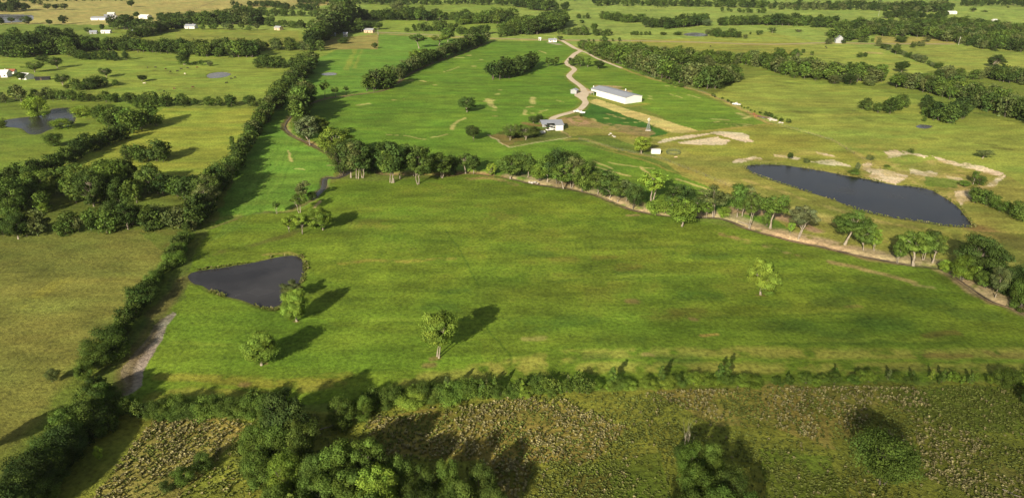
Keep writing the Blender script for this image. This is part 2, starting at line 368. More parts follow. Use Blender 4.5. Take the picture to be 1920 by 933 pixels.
    line([(760,712),(900,700),(1100,690),(1300,688),(1500,690),(1920,688)], S(160, 156, 70), 4.0, 0.75, 0.38)
    line([(300,705),(420,712),(560,716),(650,700)], S(146, 144, 56), 3.0, 0.65, 0.36)
    line([(280,742),(400,738),(520,735),(640,718)], S(150, 140, 64), 2.6, 0.5, 0.42)
    line([(640,492),(690,490),(760,490),(850,484)], S(158, 152, 66), 2.0, 0.7, 0.36)
    line([(500,478),(540,472),(566,478)], S(160, 152, 78), 1.4, 0.7, 0.2)
    line([(1360,405),(1395,420),(1500,452),(1640,485),(1764,507),(1850,566)], S(160, 140, 92), 3.4, 0.8, 0.30)
    line([(1290,425),(1360,440),(1400,452)], S(164, 140, 88), 3.2, 0.7, 0.44)
    line([(1440,462),(1500,480)], S(170, 152, 96), 3.0, 0.7, 0.40); line([(1555,492),(1600,500),(1640,510),(1712,530)], S(174, 152, 98), 2.4, 0.75, 0.38)
    line([(1715,536),(1750,540)], S(176, 160, 104), 1.6, 0.7, 0.3); line([(1590,574),(1616,574)], S(150, 136, 74), 1.2, 0.6)
    line([(1740,628),(1790,622)], S(124, 92, 56), 2.4, 0.45, 0.3); line([(1740,662),(1810,664)], S(124, 88, 58), 1.8, 0.45, 0.3); line([(1850,660),(1960,668)], S(120, 92, 60), 2.5, 0.45, 0.3)
    line([(1322,630),(1342,628)], S(186, 160, 80), 1.5, 0.9); line([(980,634),(1020,632)], S(150, 148, 80), 1.8, 0.7, 0.35); line([(1205,668),(1222,668)], S(176, 152, 92), 1.2, 0.7, 0.2)
    line([(1176,405),(1196,404)], S(176, 150, 96), 1.3, 0.8); line([(880,336),(920,334),(965,346)], S(164, 136, 88), 3, 0.6, 0.35)
    for x, y, w in ((818,672,2.0),(808,684,2.6),(490,684,1.2),(556,601,1.0),(1424,552,1.0),(458,718,2.2),(1300,600,2.0),(1190,565,3.0)): line([(x - 5, y), (x + 5, y)], S(140, 116, 74), w * 0.8, 0.65, 0.35)
    for a, b in (((836,430),(862,470)),((862,470),(900,536)),((900,600),(960,680))): line([a, b], S(78, 106, 30), 0.5, 0.6)
    for x, y, rw in ((1005,475,9),(1190,508,8),(1080,600,8),(1330,478,9),(1310,555,10),(1000,610,10),(830,575,7),(1165,635,9),(1610,545,10),(1680,552,12),(1660,605,12),(1560,565,10),(1480,610,12),(1440,570,9),(1750,570,10),(1580,630,10),(1830,590,12),(860,546,4),(1110,668,6),(1270,672,9)):
        line([(x - 26, y), (x + 26, y + 1)], S(76, 104, 36), rw * 0.55, 0.55, 0.35)
    for x, y, rw in ((1180,500,4),(1060,486,4),(1135,482,3),(1290,585,5),(700,420,9),(940,405,8),(1240,590,6)): line([(x - 14, y), (x + 14, y)], S(116, 104, 46), rw, 0.42, 0.35)
    # dirt track by the left hedge
    field([(316,586),(326,590),(303,640),(272,700),(246,740),(222,752),(226,712),(250,668),(288,612)], S(158, 148, 132), 0.95, a=0.95, ragged=0.20); line([(300,600),(265,670),(232,735)], S(120, 108, 96), 1.0, 0.7, 0.25)
    field([(180,700),(300,560),(350,470),(375,450),(340,560),(280,600),(235,690),(225,760),(180,770)], S(84, 100, 42), a=0.6)
    line([(352,520),(300,580),(250,680),(215,750)], S(108, 100, 58), 3.5, 0.7, 0.2)
    for k in range(7):                                          # curved mowing lines
        line([(395 + 9 * k, 452 - 4 * k), (440 + 12 * k, 400 - 6 * k), (470 + 14 * k, 340 - 8 * k), (500 + 13 * k, 290 - 9 * k)], S(122, 150, 58) if k % 2 else S(92, 122, 40), 1.0, 0.45, 0.30)
    for a, b in (((1160, 458), (1480, 452)), ((1300, 590), (1620, 580)), ((1420, 640), (1780, 634)), ((1000, 520), (1300, 512)), ((1500, 520), (1800, 548)), ((700, 600), (980, 588)), ((330, 640), (480, 648))):
        line([a, b], S(126, 146, 48), 1.6, 0.55, 0.38); line([(a[0] + 20, a[1] + 6), (b[0] + 30, b[1] + 6)], S(82, 108, 34), 1.2, 0.5, 0.40)
    # old ditch in the left of the main field
    line([(655,322),(634,332),(611,333),(606,351),(583,374)], S(120, 104, 84), 3.0, 0.95); line([(583,374),(537,395),(490,395),(400,425)], S(120, 112, 66), 2.0, 0.8, 0.30)
    line([(573,420),(540,440),(510,450),(470,462),(380,478)], S(104, 108, 48), 3.0, 0.8, 0.36); line([(600,376),(590,384),(585,390)], S(188, 166, 116), 1.0, 0.9)
    line([(395,412),(450,402),(500,398),(560,392)], S(150, 150, 76), 2.0, 0.6, 0.36)
    # bare creek banks
    line(CREEK, S(150, 122, 88), 3.6, 0.8, 0.34)
    line([(x + 2, y - 6) for x, y in CREEK if x > 940], S(190, 170, 130), 6.5, 0.9, 0.28)
    line([(1380,395),(1430,398),(1480,412)], S(176, 148, 112), 7.0, 0.9, 0.2); line([(1500,420),(1530,432)], S(176, 148, 112), 4, 0.9, 0.2)
    line([(1040,343),(1100,352),(1170,372),(1240,390),(1300,398)], S(160, 138, 100), 4.0, 0.6, 0.34)
    line([(655,322),(640,326)], S(190, 168, 126), 1.6, 0.9); line([(615,311),(627,311)], S(186, 168, 110), 1.0, 0.9)
    # dry swaths left by the mower in the hay fields
    dry = S(196, 188, 112)
    for (a, b, w) in (((846,243),(852,236),1.6),((848,236),(870,221),1.4),((910,190),(922,188),2.4),((915,186),(922,200),2.6),((922,199),(929,203),1.8),((924,207),(930,207),1.2),((925,217),(930,218),1.2),
                      ((998,183),(1001,194),2.2),((989,201),(997,199),1.4),((985,206),(981,214),1.6),((975,216),(989,215),1.0),((998,213),(1014,211),1.0),((1014,208),(1023,206),1.2),((1044,188),(1058,191),0.9),
                      ((810,257),(838,252),1.2),((757,255),(805,262),0.6),((724,252),(744,254),0.8),((833,135),(858,126),0.9),((760,151),(772,151),1.2),((788,152),(797,153),1.4),((812,159),(817,159),1.2),((820,168),(826,168),1.2),
                      ((735,188),(756,186),0.9),((672,197),(690,195),2.4),((1009,95),(1024,100),1.2),((978,78),(984,79),1.2),((930,177),(937,176),1.8),((935,169),(940,169),1.2),((931,163),(936,163),1.2),
                      ((880,125),(892,124),1.2),((870,105),(882,104),1.5),((900,112),(912,113),1.2),((854,108),(868,108),3.0),((1140,214),(1148,215),1.2),((1152,218),(1170,222),1.4),((1133,222),(1138,222),1.2),((1170,230),(1176,230),1.0),((1190,230),(1200,229),1.0),((1110,222),(1118,226),1.2),
                      ((1256,176),(1278,184),0.8),((1215,180),(1222,182),1.4),((1216,185),(1222,186),1.2),((1290,178),(1312,184),1.0),((1330,222),(1365,225),1.4),((1365,232),(1410,234),1.1),((1375,237),(1400,236),0.8),((1340,230),(1350,228),1.2),((1385,212),(1400,220),2.2),((1395,222),(1405,218),2.0),((1250,161),(1290,166),0.6),
                      ((545,302),(546,288),0.9),((538,283),(545,288),0.8),((555,315),(571,318),0.7),((1144,304),(1160,308),1.0),((1160,308),(1225,316),0.8),((1205,312),(1216,330),1.2),((1110,310),(1180,330),1.2),((1115,302),(1150,316),1.0),((1270,336),(1330,356),1.0)):
        line([a, b], dry, w * 1.3, 0.85, 0.22)
    line([(1128,108),(1166,128),(1217,146),(1269,160),(1320,174),(1380,200),(1430,226),(1445,232)], S(178, 158, 92), 2.6, 0.8, 0.15)
    line([(1445,232),(1560,262),(1650,316)], S(176, 168, 84), 1.5, 0.8); line([(1290,248),(1380,240),(1445,232)], S(170, 160, 80), 1.6, 0.8, 0.2)
    line([(1062,262),(1100,262),(1160,282),(1240,300),(1330,340),(1420,378)], S(168, 158, 76), 3.0, 0.7, 0.22)
    line([(1360,342),(1430,372),(1510,398),(1600,424)], S(186, 172, 96), 7.0, 0.8, 0.34); line([(1400,338),(1500,372),(1620,408),(1760,434)], S(182, 166, 94), 3.0, 0.8, 0.32); line([(1430,300),(1520,285),(1600,300)], S(172, 160, 84), 8.0, 0.6, 0.42)
    # house yard by the pole barn
    field([(917,254),(950,242),(1050,240),(1072,257),(950,275)], S(112, 120, 54), a=0.9); field([(918,255),(940,250),(985,262),(950,273)], S(134, 118, 66), a=0.7)
    line([(917,253),(952,276),(1073,257)], S(190, 180, 130), 1.0, 0.95, 0, False); line([(985,231),(1012,236),(1020,228)], S(160, 128, 80), 4, 0.8, 0.2)
    line([(1050,246),(1073,257)], S(170, 150, 100), 0.8, 0.9)
    for w, c, a in ((6.5, S(150, 150, 66), 0.7),): line(DRIVE, c, w, a)
    field([(1086,168),(1104,165),(1112,180),(1092,178)], S(198, 170, 128), a=0.9)
    line([(1104,178),(1140,188),(1175,199),(1210,195)], S(150, 150, 62), 4.5, 0.8)
    line([(1120,161),(1158,163),(1150,168),(1178,171)], S(196, 168, 124), 5.0, 0.9, 0.22)
    line([(690,62),(760,66),(830,70),(880,72),(960,74),(1050,76),(1160,77),(1300,80),(1440,84),(1560,82),(1650,83),(1780,83)], S(178, 160, 96), 8.0, 0.85, 0.1)
    line([(1030,80),(1050,84)], S(190, 176, 150), 6, 0.8); line([(1628,99),(1648,100)], S(196, 168, 110), 8, 0.8, 0.2)
    # dark tussock patches in the pastures
    for x, y in ((1460,152),(1490,156),(1470,160),(1508,210),(1540,190),(1600,212),(1530,196),(1850,270),(1880,278),(1700,222),(1625,222),(1560,110),(1580,114),(1660,120),(1830,92),(1740,258),(1880,235),(1320,152),(1230,76),(300,132),(330,138),(310,168),(360,165),(220,126),(400,68),(430,72),(370,73),(345,66),(1590,206),(1640,226)):
        line([(x - 12, y), (x + 12, y + 2)], S(98, 104, 42), 4.0, 0.7, 0.40)
    # rank meadow below the hedge
    MEAD = [(215,775),(640,768),(760,752),(1000,738),(1440,722),(1920,716),(2300,716),(2300,1100),(-60,1100),(20,960),(90,860)]
    field(MEAD, S(130, 136, 52), 1.0)
    field([(280,785),(440,780),(470,800),(400,860),(340,930),(300,1000),(120,1000),(200,900),(260,820)], S(152, 140, 74), 1.0, a=0.8, ragged=0.33)
    field([(690,790),(860,752),(960,745),(1060,760),(1180,800),(1120,860),(1000,870),(960,940),(900,860),(700,850)], S(140, 128, 64), 1.0, a=0.8, ragged=0.38)
    field([(1220,732),(1440,722),(1720,724),(1740,770),(1640,780),(1560,840),(1440,800),(1350,800),(1260,750)], S(146, 136, 68), 1.0, a=0.8, ragged=0.34)
    field([(1620,760),(1800,800),(1930,880),(1960,960),(1780,930),(1700,850)], S(130, 126, 66), 1.0, a=0.7, ragged=0.42)
    field([(1080,870),(1240,850),(1280,1000),(1060,1000)], S(106, 124, 42), 1.0, a=0.8, ragged=0.3)
    field([(1080,890),(1150,885),(1150,960),(1060,960)], S(118, 106, 48), 0.8, a=0.7)
    field([(1640,730),(1930,722),(1960,820),(1760,800)], S(100, 118, 42), 1.0, a=0.8, ragged=0.25)
    field([(1420,840),(1560,850),(1620,1000),(1440,1000)], S(98, 120, 38), 1.0, a=0.7, ragged=0.25)
    # pond margins
    for k in PONDW:
        P = PONDW[k]; b = np.array(P); m = np.where((X > b[:, 0].min() - 8) & (X < b[:, 0].max() + 8) & (Y > b[:, 1].min() - 8) & (Y < b[:, 1].max() + 8))[0]
        if len(m):
            dd = seg_dist(P, X[m], Y[m], True); f = (np.clip(1 - (dd - 0.5) / 1.2, 0, 1) * 0.5 * np.clip((nz2[m] - 0.3) * 6, 0.15, 1))[:, None]
            C[m] = C[m] * (1 - f) + np.array(S(122, 118, 62)) * f
            ins = inside(P, X[m], Y[m]); C[m[ins]] = S(70, 62, 44)
    # natural variation of the sward, in patches of many sizes
    v = 1 + 0.34 * (nz3 - 0.5) + 0.36 * (nz1 - 0.5) + 0.50 * (nz4 - 0.5) + 0.42 * (nz2 - 0.5)
    C *= v[:, None]
    warm = (fbm(X / 22, Y / 9, 77, 4) - 0.5)[:, None] * np.array([0.42, 0.06, 0.20]); C *= 1 + warm
    C = np.clip(C, 0.004, 0.8)
    ii = np.arange(nr * na).reshape(nr, na)
    a = ii[:-1, :]; b = ii[1:, :]; a2 = np.roll(a, -1, axis=1); b2 = np.roll(b, -1, axis=1)
    Q = np.stack([a, a2, b2, b], axis=-1).reshape(-1, 4)[:, ::-1]
    me = np_mesh("ground", np.stack([X, Y, Z], 1), Q, [ground_mat()], smooth=True)
    at = me.attributes.new("sward", 'FLOAT_COLOR', 'POINT'); at.data.foreach_set('color', np.concatenate([C, RGH[:, None]], 1).astype(np.float32).ravel())
    o = bpy.data.objects.new("ground", me); COL.objects.link(o); tag(o, kind='structure')
    return o
def ground_mat():
    m, nt, p = new_mat("grassland"); g = N(nt, "ShaderNodeNewGeometry"); a = N(nt, "ShaderNodeAttribute"); a.attribute_name = "sward"
    pos = g.outputs["Position"]
    mp = N(nt, "ShaderNodeMapping"); mp.inputs["Scale"].default_value = (0.35, 1.0, 1.0); nt.links.new(pos, mp.inputs[0])
    n1 = noise(nt, mp.outputs[0], 0.16, 5, 0.6); n2 = noise(nt, pos, 0.9, 4, 0.6); n3 = noise(nt, pos, 2.6, 3, 0.6)
    col = a.outputs["Color"]
    k = maprange(nt, n1.outputs[0], 0.25, 0.75, 0.68, 1.32); c1 = mixc(nt, 1.0, col, k, 'MULTIPLY')
    k2 = maprange(nt, n2.outputs[0], 0.3, 0.7, 0.60, 1.40); c2 = mixc(nt, 1.0, c1, k2, 'MULTIPLY')
    dryf = maprange(nt, n2.outputs[0], 0.58, 0.8, 0.0, 0.16); c3 = mixc(nt, dryf, c2, (0.22, 0.20, 0.06))
    n4 = noise(nt, pos, 0.55, 2, 0.5); c3 = mixc(nt, maprange(nt, n4.outputs[0], 0.64, 0.74, 0.0, 0.38), c3, (0.025, 0.045, 0.010))
    nt.links.new(c3, p.inputs["Base Color"]); p.inputs["Roughness"].default_value = 0.95; p.inputs["Specular IOR Level"].default_value = 0.15
    h = math_n(nt, 'ADD', math_n(nt, 'MULTIPLY', n2.outputs[0], 1.0), math_n(nt, 'MULTIPLY', n3.outputs[0], 0.5))
    b = N(nt, "ShaderNodeBump"); b.inputs["Distance"].default_value = 0.55
    nt.links.new(math_n(nt, 'MULTIPLY', a.outputs["Alpha"], 0.7), b.inputs["Strength"])
    nt.links.new(h, b.inputs["Height"]); nt.links.new(b.outputs[0], p.inputs["Normal"])
    return m
build_ground()

def sheet(name, pts, z, mat, kind='structure', **k):
    o = mesh_obj(name, [(p[0], p[1], z) for p in pts], [tuple(range(len(pts)))], mat)
    if o.data.polygons[0].normal.z < 0: o.data.flip_normals()
    return tag(o, kind=kind, **k)
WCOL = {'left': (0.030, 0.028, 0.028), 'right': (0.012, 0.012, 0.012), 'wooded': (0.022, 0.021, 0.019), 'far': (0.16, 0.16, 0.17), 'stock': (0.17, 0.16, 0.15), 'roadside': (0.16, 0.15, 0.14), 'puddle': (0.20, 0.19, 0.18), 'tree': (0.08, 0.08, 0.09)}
for k, P in PONDW.items():
    c = np.mean(P, axis=0)
    sheet("pond_water", [c + (p - c) * (1 + 0.7 / max(3, np.linalg.norm(p - c))) for p in P], -0.26, water_mat("pond water " + k, WCOL[k]))
def ribbon(name, pts_px, width, z, mat, n=6):
    P = [G(*p) for p in smooth_px(pts_px, n)]; V = []
    for i, p in enumerate(P):
        t = P[min(i + 1, len(P) - 1)] - P[max(i - 1, 0)]; t = t / np.linalg.norm(t); nrm = np.array([-t[1], t[0]])
        w = (width(i / (len(P) - 1)) if callable(width) else width) * (1 + 0.16 * (float(vnoise(np.array([i * 0.7]), np.array([3.3]))[0]) - 0.5))
        for s in (-0.5, -0.2, 0.2, 0.5): V.append((*(p + nrm * w * s), z + (0.05 if abs(s) < 0.3 else 0)))
    F = [(i * 4 + j, (i + 1) * 4 + j, (i + 1) * 4 + j + 1, i * 4 + j + 1) for i in range(len(P) - 1) for j in range(3)]
    o = mesh_obj(name, V, F, mat)
    if o.data.polygons[0].normal.z < 0: o.data.flip_normals()
    return tag(o, kind='structure')
ribbon("driveway", DRIVE, lambda t: 4.6 + 1.2 * math.exp(-((t - 0.18) / 0.05) ** 2) + 6 * math.exp(-((t - 0.66) / 0.03) ** 2), 0.05, M['gravel'])
ribbon("gravel_apron", [(1088,172),(1100,173),(1112,173)], lambda t: 9 - 2 * t, 0.08, M['gravel'])
ribbon("county_road", [(690,60),(780,64),(880,70),(960,73),(1050,75),(1160,76),(1300,79),(1440,83),(1560,80),(1650,82),(1790,83)], 6.0, 0.06, M['verge'])
ribbon("yard_track", [(1088,95),(1104,101),(1120,110),(1166,128)], 3.0, 0.06, M['gravel'])

def bed_mat():  # dark to lighter brown, broken up by noise
    m, nt, p = new_mat("dark creek bed"); g = N(nt, "ShaderNodeNewGeometry"); n1 = noise(nt, g.outputs["Position"], 0.16, 4)
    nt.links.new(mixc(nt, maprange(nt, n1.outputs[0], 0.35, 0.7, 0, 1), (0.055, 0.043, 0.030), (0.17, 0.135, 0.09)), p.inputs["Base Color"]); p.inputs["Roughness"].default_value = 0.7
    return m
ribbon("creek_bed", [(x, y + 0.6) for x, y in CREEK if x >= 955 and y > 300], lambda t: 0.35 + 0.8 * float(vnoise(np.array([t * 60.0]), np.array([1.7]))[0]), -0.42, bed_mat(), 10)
ribbon("creek_bed", CREEK[:CREEK.index((627, 290)) + 1], lambda t: 0.5 + 1.0 * float(vnoise(np.array([t * 50.0]), np.array([4.7]))[0]), -0.42, bpy.data.materials["dark creek bed"], 6)
ribbon("side_creek_water", SIDE[:5], lambda t: 1.2 + 1.6 * math.exp(-((t - 0.7) / 0.25) ** 2), -0.40, water_mat("side creek water", (0.05, 0.045, 0.04)), 6)

def tall_grass():
    tan = [[(280,785),(440,780),(470,800),(400,860),(340,930),(300,1000),(120,1000),(200,900),(260,820)],
           [(690,790),(860,752),(960,745),(1060,760),(1180,800),(1120,860),(1000,870),(960,940),(900,860),(700,850)],
           [(1220,732),(1440,722),(1720,724),(1740,770),(1640,780),(1560,840),(1440,800),(1350,800),(1260,750)],
           [(1620,760),(1800,800),(1930,880),(1960,960),(1780,930),(1700,850)]]
    mead = [(225,785),(640,775),(760,764),(1000,745),(1440,726),(1920,724),(2100,724),(2100,1010),(60,1010),(140,900)]
    rng = np.random.default_rng(5); n = 60000
    X = rng.uniform(-80, 140, n); Y = rng.uniform(84, 142, n)
    wx = 3.0 * (fbm(X / 6, Y / 6, 3) - 0.5) * 2; wy = 3.0 * (fbm(X / 6, Y / 6, 9) - 0.5) * 2
    PX, PY = project(X, Y); QX, QY = project(X + wx, Y + wy)
    k = inside(mead, PX, PY); t = np.zeros(n, bool)
    for p in tan: t |= inside(p, QX, QY)
    inn = t.copy(); cl = fbm(X / 7, Y / 7, 61, 3); cf = fbm(X / 1.8, Y / 1.8, 67, 2)
    pr = np.where(inn, np.where(PX < 1180, 0.75, 0.65), 0.05) * np.clip((cl - 0.34) * 6, 0, 1)
    t = rng.random(n) < pr * np.clip(cf * 1.5, 0.2, 1)
    keep = k & (rng.random(n) < np.where(t, 0.75, 0.14 + 0.34 * (fbm(X / 9, Y / 9, 71) > 0.5)))
    X, Y, t = X[keep], Y[keep], t[keep]
    for key, cnt in (('left', 900), ('right', 900)):             # reeds and rank grass round the ponds
        P = np.array(PONDW[key]); ii = rng.integers(0, len(P), cnt); f = rng.random(cnt)[:, None]; q = P[ii] * (1 - f) + P[(ii + 1) % len(P)] * f
        c = P.mean(0); d = q - c; q = q + d / np.linalg.norm(d, axis=1)[:, None] * rng.uniform(-0.3, 1.6, cnt)[:, None]
        g = fbm(q[:, 0] / 5, q[:, 1] / 5, 91) > 0.47; X = np.r_[X, q[g, 0]]; Y = np.r_[Y, q[g, 1]]; t = np.r_[t, rng.random(g.sum()) < 0.15]
    m = len(X); B = 10
    print("TUFTS", m)
    a = rng.uniform(0, 6.283, (m, B)); h = np.where(t, rng.uniform(0.3, 0.8, m), rng.uniform(0.15, 0.6, m))[:, None] * rng.uniform(0.7, 1.1, (m, B))
    r = np.where(t, rng.uniform(0.18, 0.42, m), rng.uniform(0.2, 0.45, m))[:, None] * rng.uniform(0.5, 1.1, (m, B)); w = rng.uniform(0.10, 0.19, (m, B))
    dx, dy = np.cos(a), np.sin(a); x, y = X[:, None], Y[:, None]
    P = lambda rr, zz, s: np.stack([x + dx * rr - dy * w * s, y + dy * rr + dx * w * s, zz + 0 * x], -1)
    V = np.stack([P(r * 0.15, 0 * h, -0.6), P(r * 0.15, 0 * h, 0.6), P(r * 0.5, h * 0.8, 0.9), P(r * 0.5, h * 0.8, -0.9), P(r * 1.05, h * 0.82, 0.35), P(r * 1.05, h * 0.82, -0.35)], 2).reshape(-1, 3)
    i0 = (np.arange(m * B) * 6)[:, None]; Q = np.concatenate([i0 + np.array([[0, 1, 2, 3]]), i0 + np.array([[3, 2, 4, 5]])], 1).reshape(-1, 4)
    me = np_mesh("tall_grass", V, Q, [M['leaf_mass']])
    tt = np.repeat(t, B * 2); v = rng.uniform(0.7, 1.3, m * B * 2); base = np.where(tt[:, None], np.array([0.35, 0.315, 0.145]), np.array([0.185, 0.215, 0.052])) * np.repeat(rng.uniform(0.7, 1.3, (m, 1)), B * 2, 0)
    gmix = np.repeat(rng.random(m) < 0.22, B * 2) & tt; base[gmix] = np.array([0.14, 0.15, 0.04])
    for nm, d in (("leaf", np.stack([v, v, v, np.ones_like(v)], 1)), ("tint", np.concatenate([base, np.ones((len(base), 1))], 1))):
        at = me.attributes.new(nm, 'FLOAT_COLOR', 'FACE'); at.data.foreach_set('color', d.astype(np.float32).ravel())
    o = bpy.data.objects.new("tall_grass", me); COL.objects.link(o); tag(o, label="rank tawny and green grass tussocks of the meadow at the bottom", kind='stuff')
tall_grass()
# ------------------------------------------------------------------ trees: prototypes one metre tall, scaled where they stand
def tube(V, F, pts, rad, n):
    base = len(V); prev = None
    for i, p in enumerate(pts):
        t = Vector(pts[min(i + 1, len(pts) - 1)]) - Vector(pts[max(i - 1, 0)]); q = t.to_track_quat('Z', 'Y')
        for j in range(n):
            a = 2 * math.pi * j / n; V.append(tuple(Vector(p) + q @ Vector((rad[i] * math.cos(a), rad[i] * math.sin(a), 0))))
    for i in range(len(pts) - 1):
        for j in range(n):
            F.append((base + i * n + j, base + i * n + (j + 1) % n, base + (i + 1) * n + (j + 1) % n, base + (i + 1) * n + j))
SHAPE = {   # trunk height share, crown centre z, half width, half height, clump radius, clumps, flatness of the underside
 'tall':  dict(th=0.20, cz=0.59, rw=0.29, rh=0.41, cr=0.092, nc=52, stems=(1, 3), tr=0.017),
 'round': dict(th=0.16, cz=0.57, rw=0.40, rh=0.43, cr=0.105, nc=78, stems=(1, 1), tr=0.026),
 'oak':   dict(th=0.14, cz=0.58, rw=0.62, rh=0.40, cr=0.14, nc=64, stems=(1, 1), tr=0.03),
 'bush':  dict(th=0.05, cz=0.50, rw=0.46, rh=0.50, cr=0.14, nc=62, stems=(2, 3), tr=0.018),
 'shrub': dict(th=0.02, cz=0.44, rw=0.72, rh=0.52, cr=0.24, nc=26, stems=(3, 4), tr=0.016),
 'cedar': dict(th=0.02, cz=0.45, rw=0.25, rh=0.50, cr=0.12, nc=30, stems=(1, 1), tr=0.02),
 'bare':  dict(th=0.20, cz=0.60, rw=0.36, rh=0.40, cr=0.07, nc=26, stems=(2, 2), tr=0.020),
 'open':  dict(th=0.30, cz=0.68, rw=0.36, rh=0.31, cr=0.085, nc=34, stems=(1, 2), tr=0.022),
}
LEVEL = {0: dict(leaf=0.025, per=320), 1: dict(leaf=0.036, per=105), 2: dict(leaf=0.080, per=15)}
def proto_data(kind, seed, level):
    s = SHAPE[kind]; rng = np.random.default_rng(abs(hash_s(kind)) + seed * 101); L = LEVEL[level]
    TV, TF = [], []
    nst = rng.integers(s['stems'][0], s['stems'][1] + 1)
    lobes = rng.normal(size=(7, 3)); lobes /= np.linalg.norm(lobes, axis=1)[:, None]; amp = rng.uniform(-0.42, 0.46, 7)
    # clump centres fill the crown, more of them near its uneven outside
    C = []; R = []
    while len(C) < s['nc']:
        v = rng.normal(size=3); v /= np.linalg.norm(v); rr = rng.uniform(0.25, 1) ** 0.45
        bulge = 1 + sum(a * max(0, float(v @ l)) ** 2 for a, l in zip(amp, lobes))
        k = rr * bulge * (0.86 if v[2] > -0.2 else 0.74)
        if kind == 'cedar':
            z = rng.uniform(0.04, 0.97); a = rng.uniform(0, 6.28); q = s['rw'] * (1.02 - z) ** 0.8 * rng.uniform(0.3, 1)
            c = np.array([q * math.cos(a), q * math.sin(a), z]); rad = s['cr'] * (1.1 - 0.7 * z)
        else:
            c = np.array([v[0] * s['rw'] * k, v[1] * s['rw'] * k, s['cz'] + v[2] * s['rh'] * k]); rad = s['cr'] * rng.uniform(0.7, 1.3)
        if c[2] < 0.03 or c[2] - rad * 0.6 < s['th'] * 0.7 and kind in ('tall', 'open', 'round', 'oak') and rng.random() < 0.75: continue
        if kind in ('tall', 'open') and any(np.linalg.norm(c - o) < s['cr'] * 0.75 for o in C): 
            if rng.random() < 0.6: continue
        c[2] = min(c[2], 1 - rad * 0.55); C.append(c); R.append(rad)
    C = np.array(C); R = np.array(R)
    # stems and limbs reach into the clumps
    stems = []
    for k in range(nst):
        a = rng.uniform(0, 6.28); off = 0.0 if nst == 1 else 0.035
        lean = rng.normal(0, 0.05, 2) + (0 if nst == 1 else 0.14) * np.array([math.cos(a), math.sin(a)])
        top = s['cz'] + s['rh'] * (0.35 if kind not in ('shrub',) else 0.1); pts = []; rad = []
        for i in range(7):
            t = i / 6; z = top * t
            pts.append((off * math.cos(a) + lean[0] * t + rng.normal(0, 0.008) * (i > 0), off * math.sin(a) + lean[1] * t + rng.normal(0, 0.008) * (i > 0), z))
            r0 = s['tr'] * (1.0 if nst == 1 else 0.72); rad.append(r0 * ((1.5 if i == 0 else 1) * (1 - 0.8 * t) + 0.02))
        pts[0] = (pts[0][0], pts[0][1], -0.03)
        stems.append((pts, rad)); tube(TV, TF, pts, rad, 7 if level < 2 else 4)
    if level < 2:
        order = np.argsort(rng.random(len(C)))[: int(len(C) * (0.75 if kind in ('tall', 'open', 'oak', 'round', 'bare') else 0.3))]
        for ci in order:
            c = C[ci]; pts, rad = stems[rng.integers(nst)]
            zz = max(s['th'] * rng.uniform(0.8, 1.2), c[2] - np.hypot(c[0], c[1]) * rng.uniform(0.6, 1.3)); zz = min(zz, pts[-2][2])
            t = np.clip(zz / pts[-1][2], 0.08, 0.95); i = int(t * 6); f = t * 6 - i
            b = np.array(pts[i]) * (1 - f) + np.array(pts[min(i + 1, 6)]) * f
            m = (b + c) / 2 + np.array([0, 0, 0.10 * np.linalg.norm(c - b)]) + rng.normal(0, 0.015, 3)
            r0 = min(rad[i] * 0.7, 0.017); tube(TV, TF, [tuple(b), tuple(m), tuple(c + np.array([0, 0, R[ci] * 0.25]))], [r0, r0 * 0.62, r0 * 0.2], 5)
    # leaf sprays: small tilted quads round each clump
    per = L['per'] if kind != 'bare' else 10; ncl = len(C); n = per * ncl
    idx = np.repeat(np.arange(ncl), per); v = rng.normal(size=(n, 3)); v /= np.linalg.norm(v, axis=1)[:, None]
    rr = rng.uniform(0.30, 1.12, n) ** 0.7; sub = 1 + 0.22 * np.sin(v[:, 0] * 5 + idx) * np.cos(v[:, 1] * 4 + 2 * idx)
    P = C[idx] + v * (R[idx] * rr * sub)[:, None] * np.array([1.1, 1.1, 0.82])
    P[:, 2] = np.maximum(P[:, 2], 0.01)
    nrm = v * 1.0 + rng.normal(0, 0.38, (n, 3)) + np.array([0, 0, 0.30]); nrm /= np.linalg.norm(nrm, axis=1)[:, None]
    t1 = np.cross(nrm, rng.normal(size=(n, 3))); t1 /= np.linalg.norm(t1, axis=1)[:, None]; t2 = np.cross(nrm, t1)
    sz = L['leaf'] * rng.uniform(0.55, 1.25, n) * (1.5 if kind == 'shrub' else 1.0); a = t1 * sz[:, None] * 0.62; b = t2 * sz[:, None] * 0.40
    bend = nrm * (sz * 0.18)[:, None]
    LV = np.stack([P - a - bend, P - b, P + a - bend, P + b], 1).reshape(-1, 3); LQ = np.arange(n * 4).reshape(-1, 4)
    ctone = rng.uniform(0.55, 1.38, ncl); tone = ctone[idx] * rng.uniform(0.88, 1.12, n); hue = rng.uniform(-0.07, 0.07, ncl)[idx] + rng.normal(0, 0.02, n)
    col = np.stack([tone * (1 + hue), tone, tone * (1 - hue), np.ones(n)], 1)
    return TV, TF, LV, LQ, col
def hash_s(s): return sum((i + 1) * ord(c) * 7919 for i, c in enumerate(s)) % 100003
def leaf_mesh(name, LV, LQ, col, trunk=None):
    if trunk is None: V, Q, mi, mats = LV, LQ, None, [M['leaf']]
    else:
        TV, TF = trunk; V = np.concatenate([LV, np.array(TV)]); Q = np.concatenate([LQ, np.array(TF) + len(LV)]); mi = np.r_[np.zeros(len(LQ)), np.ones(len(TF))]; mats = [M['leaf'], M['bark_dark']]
    me = np_mesh(name, V, Q, mats, mi)
    at = me.attributes.new("leaf", 'FLOAT_COLOR', 'FACE'); full = np.ones((len(Q), 4)); full[: len(LQ)] = col; at.data.foreach_set('color', full.astype(np.float32).ravel())
    return me
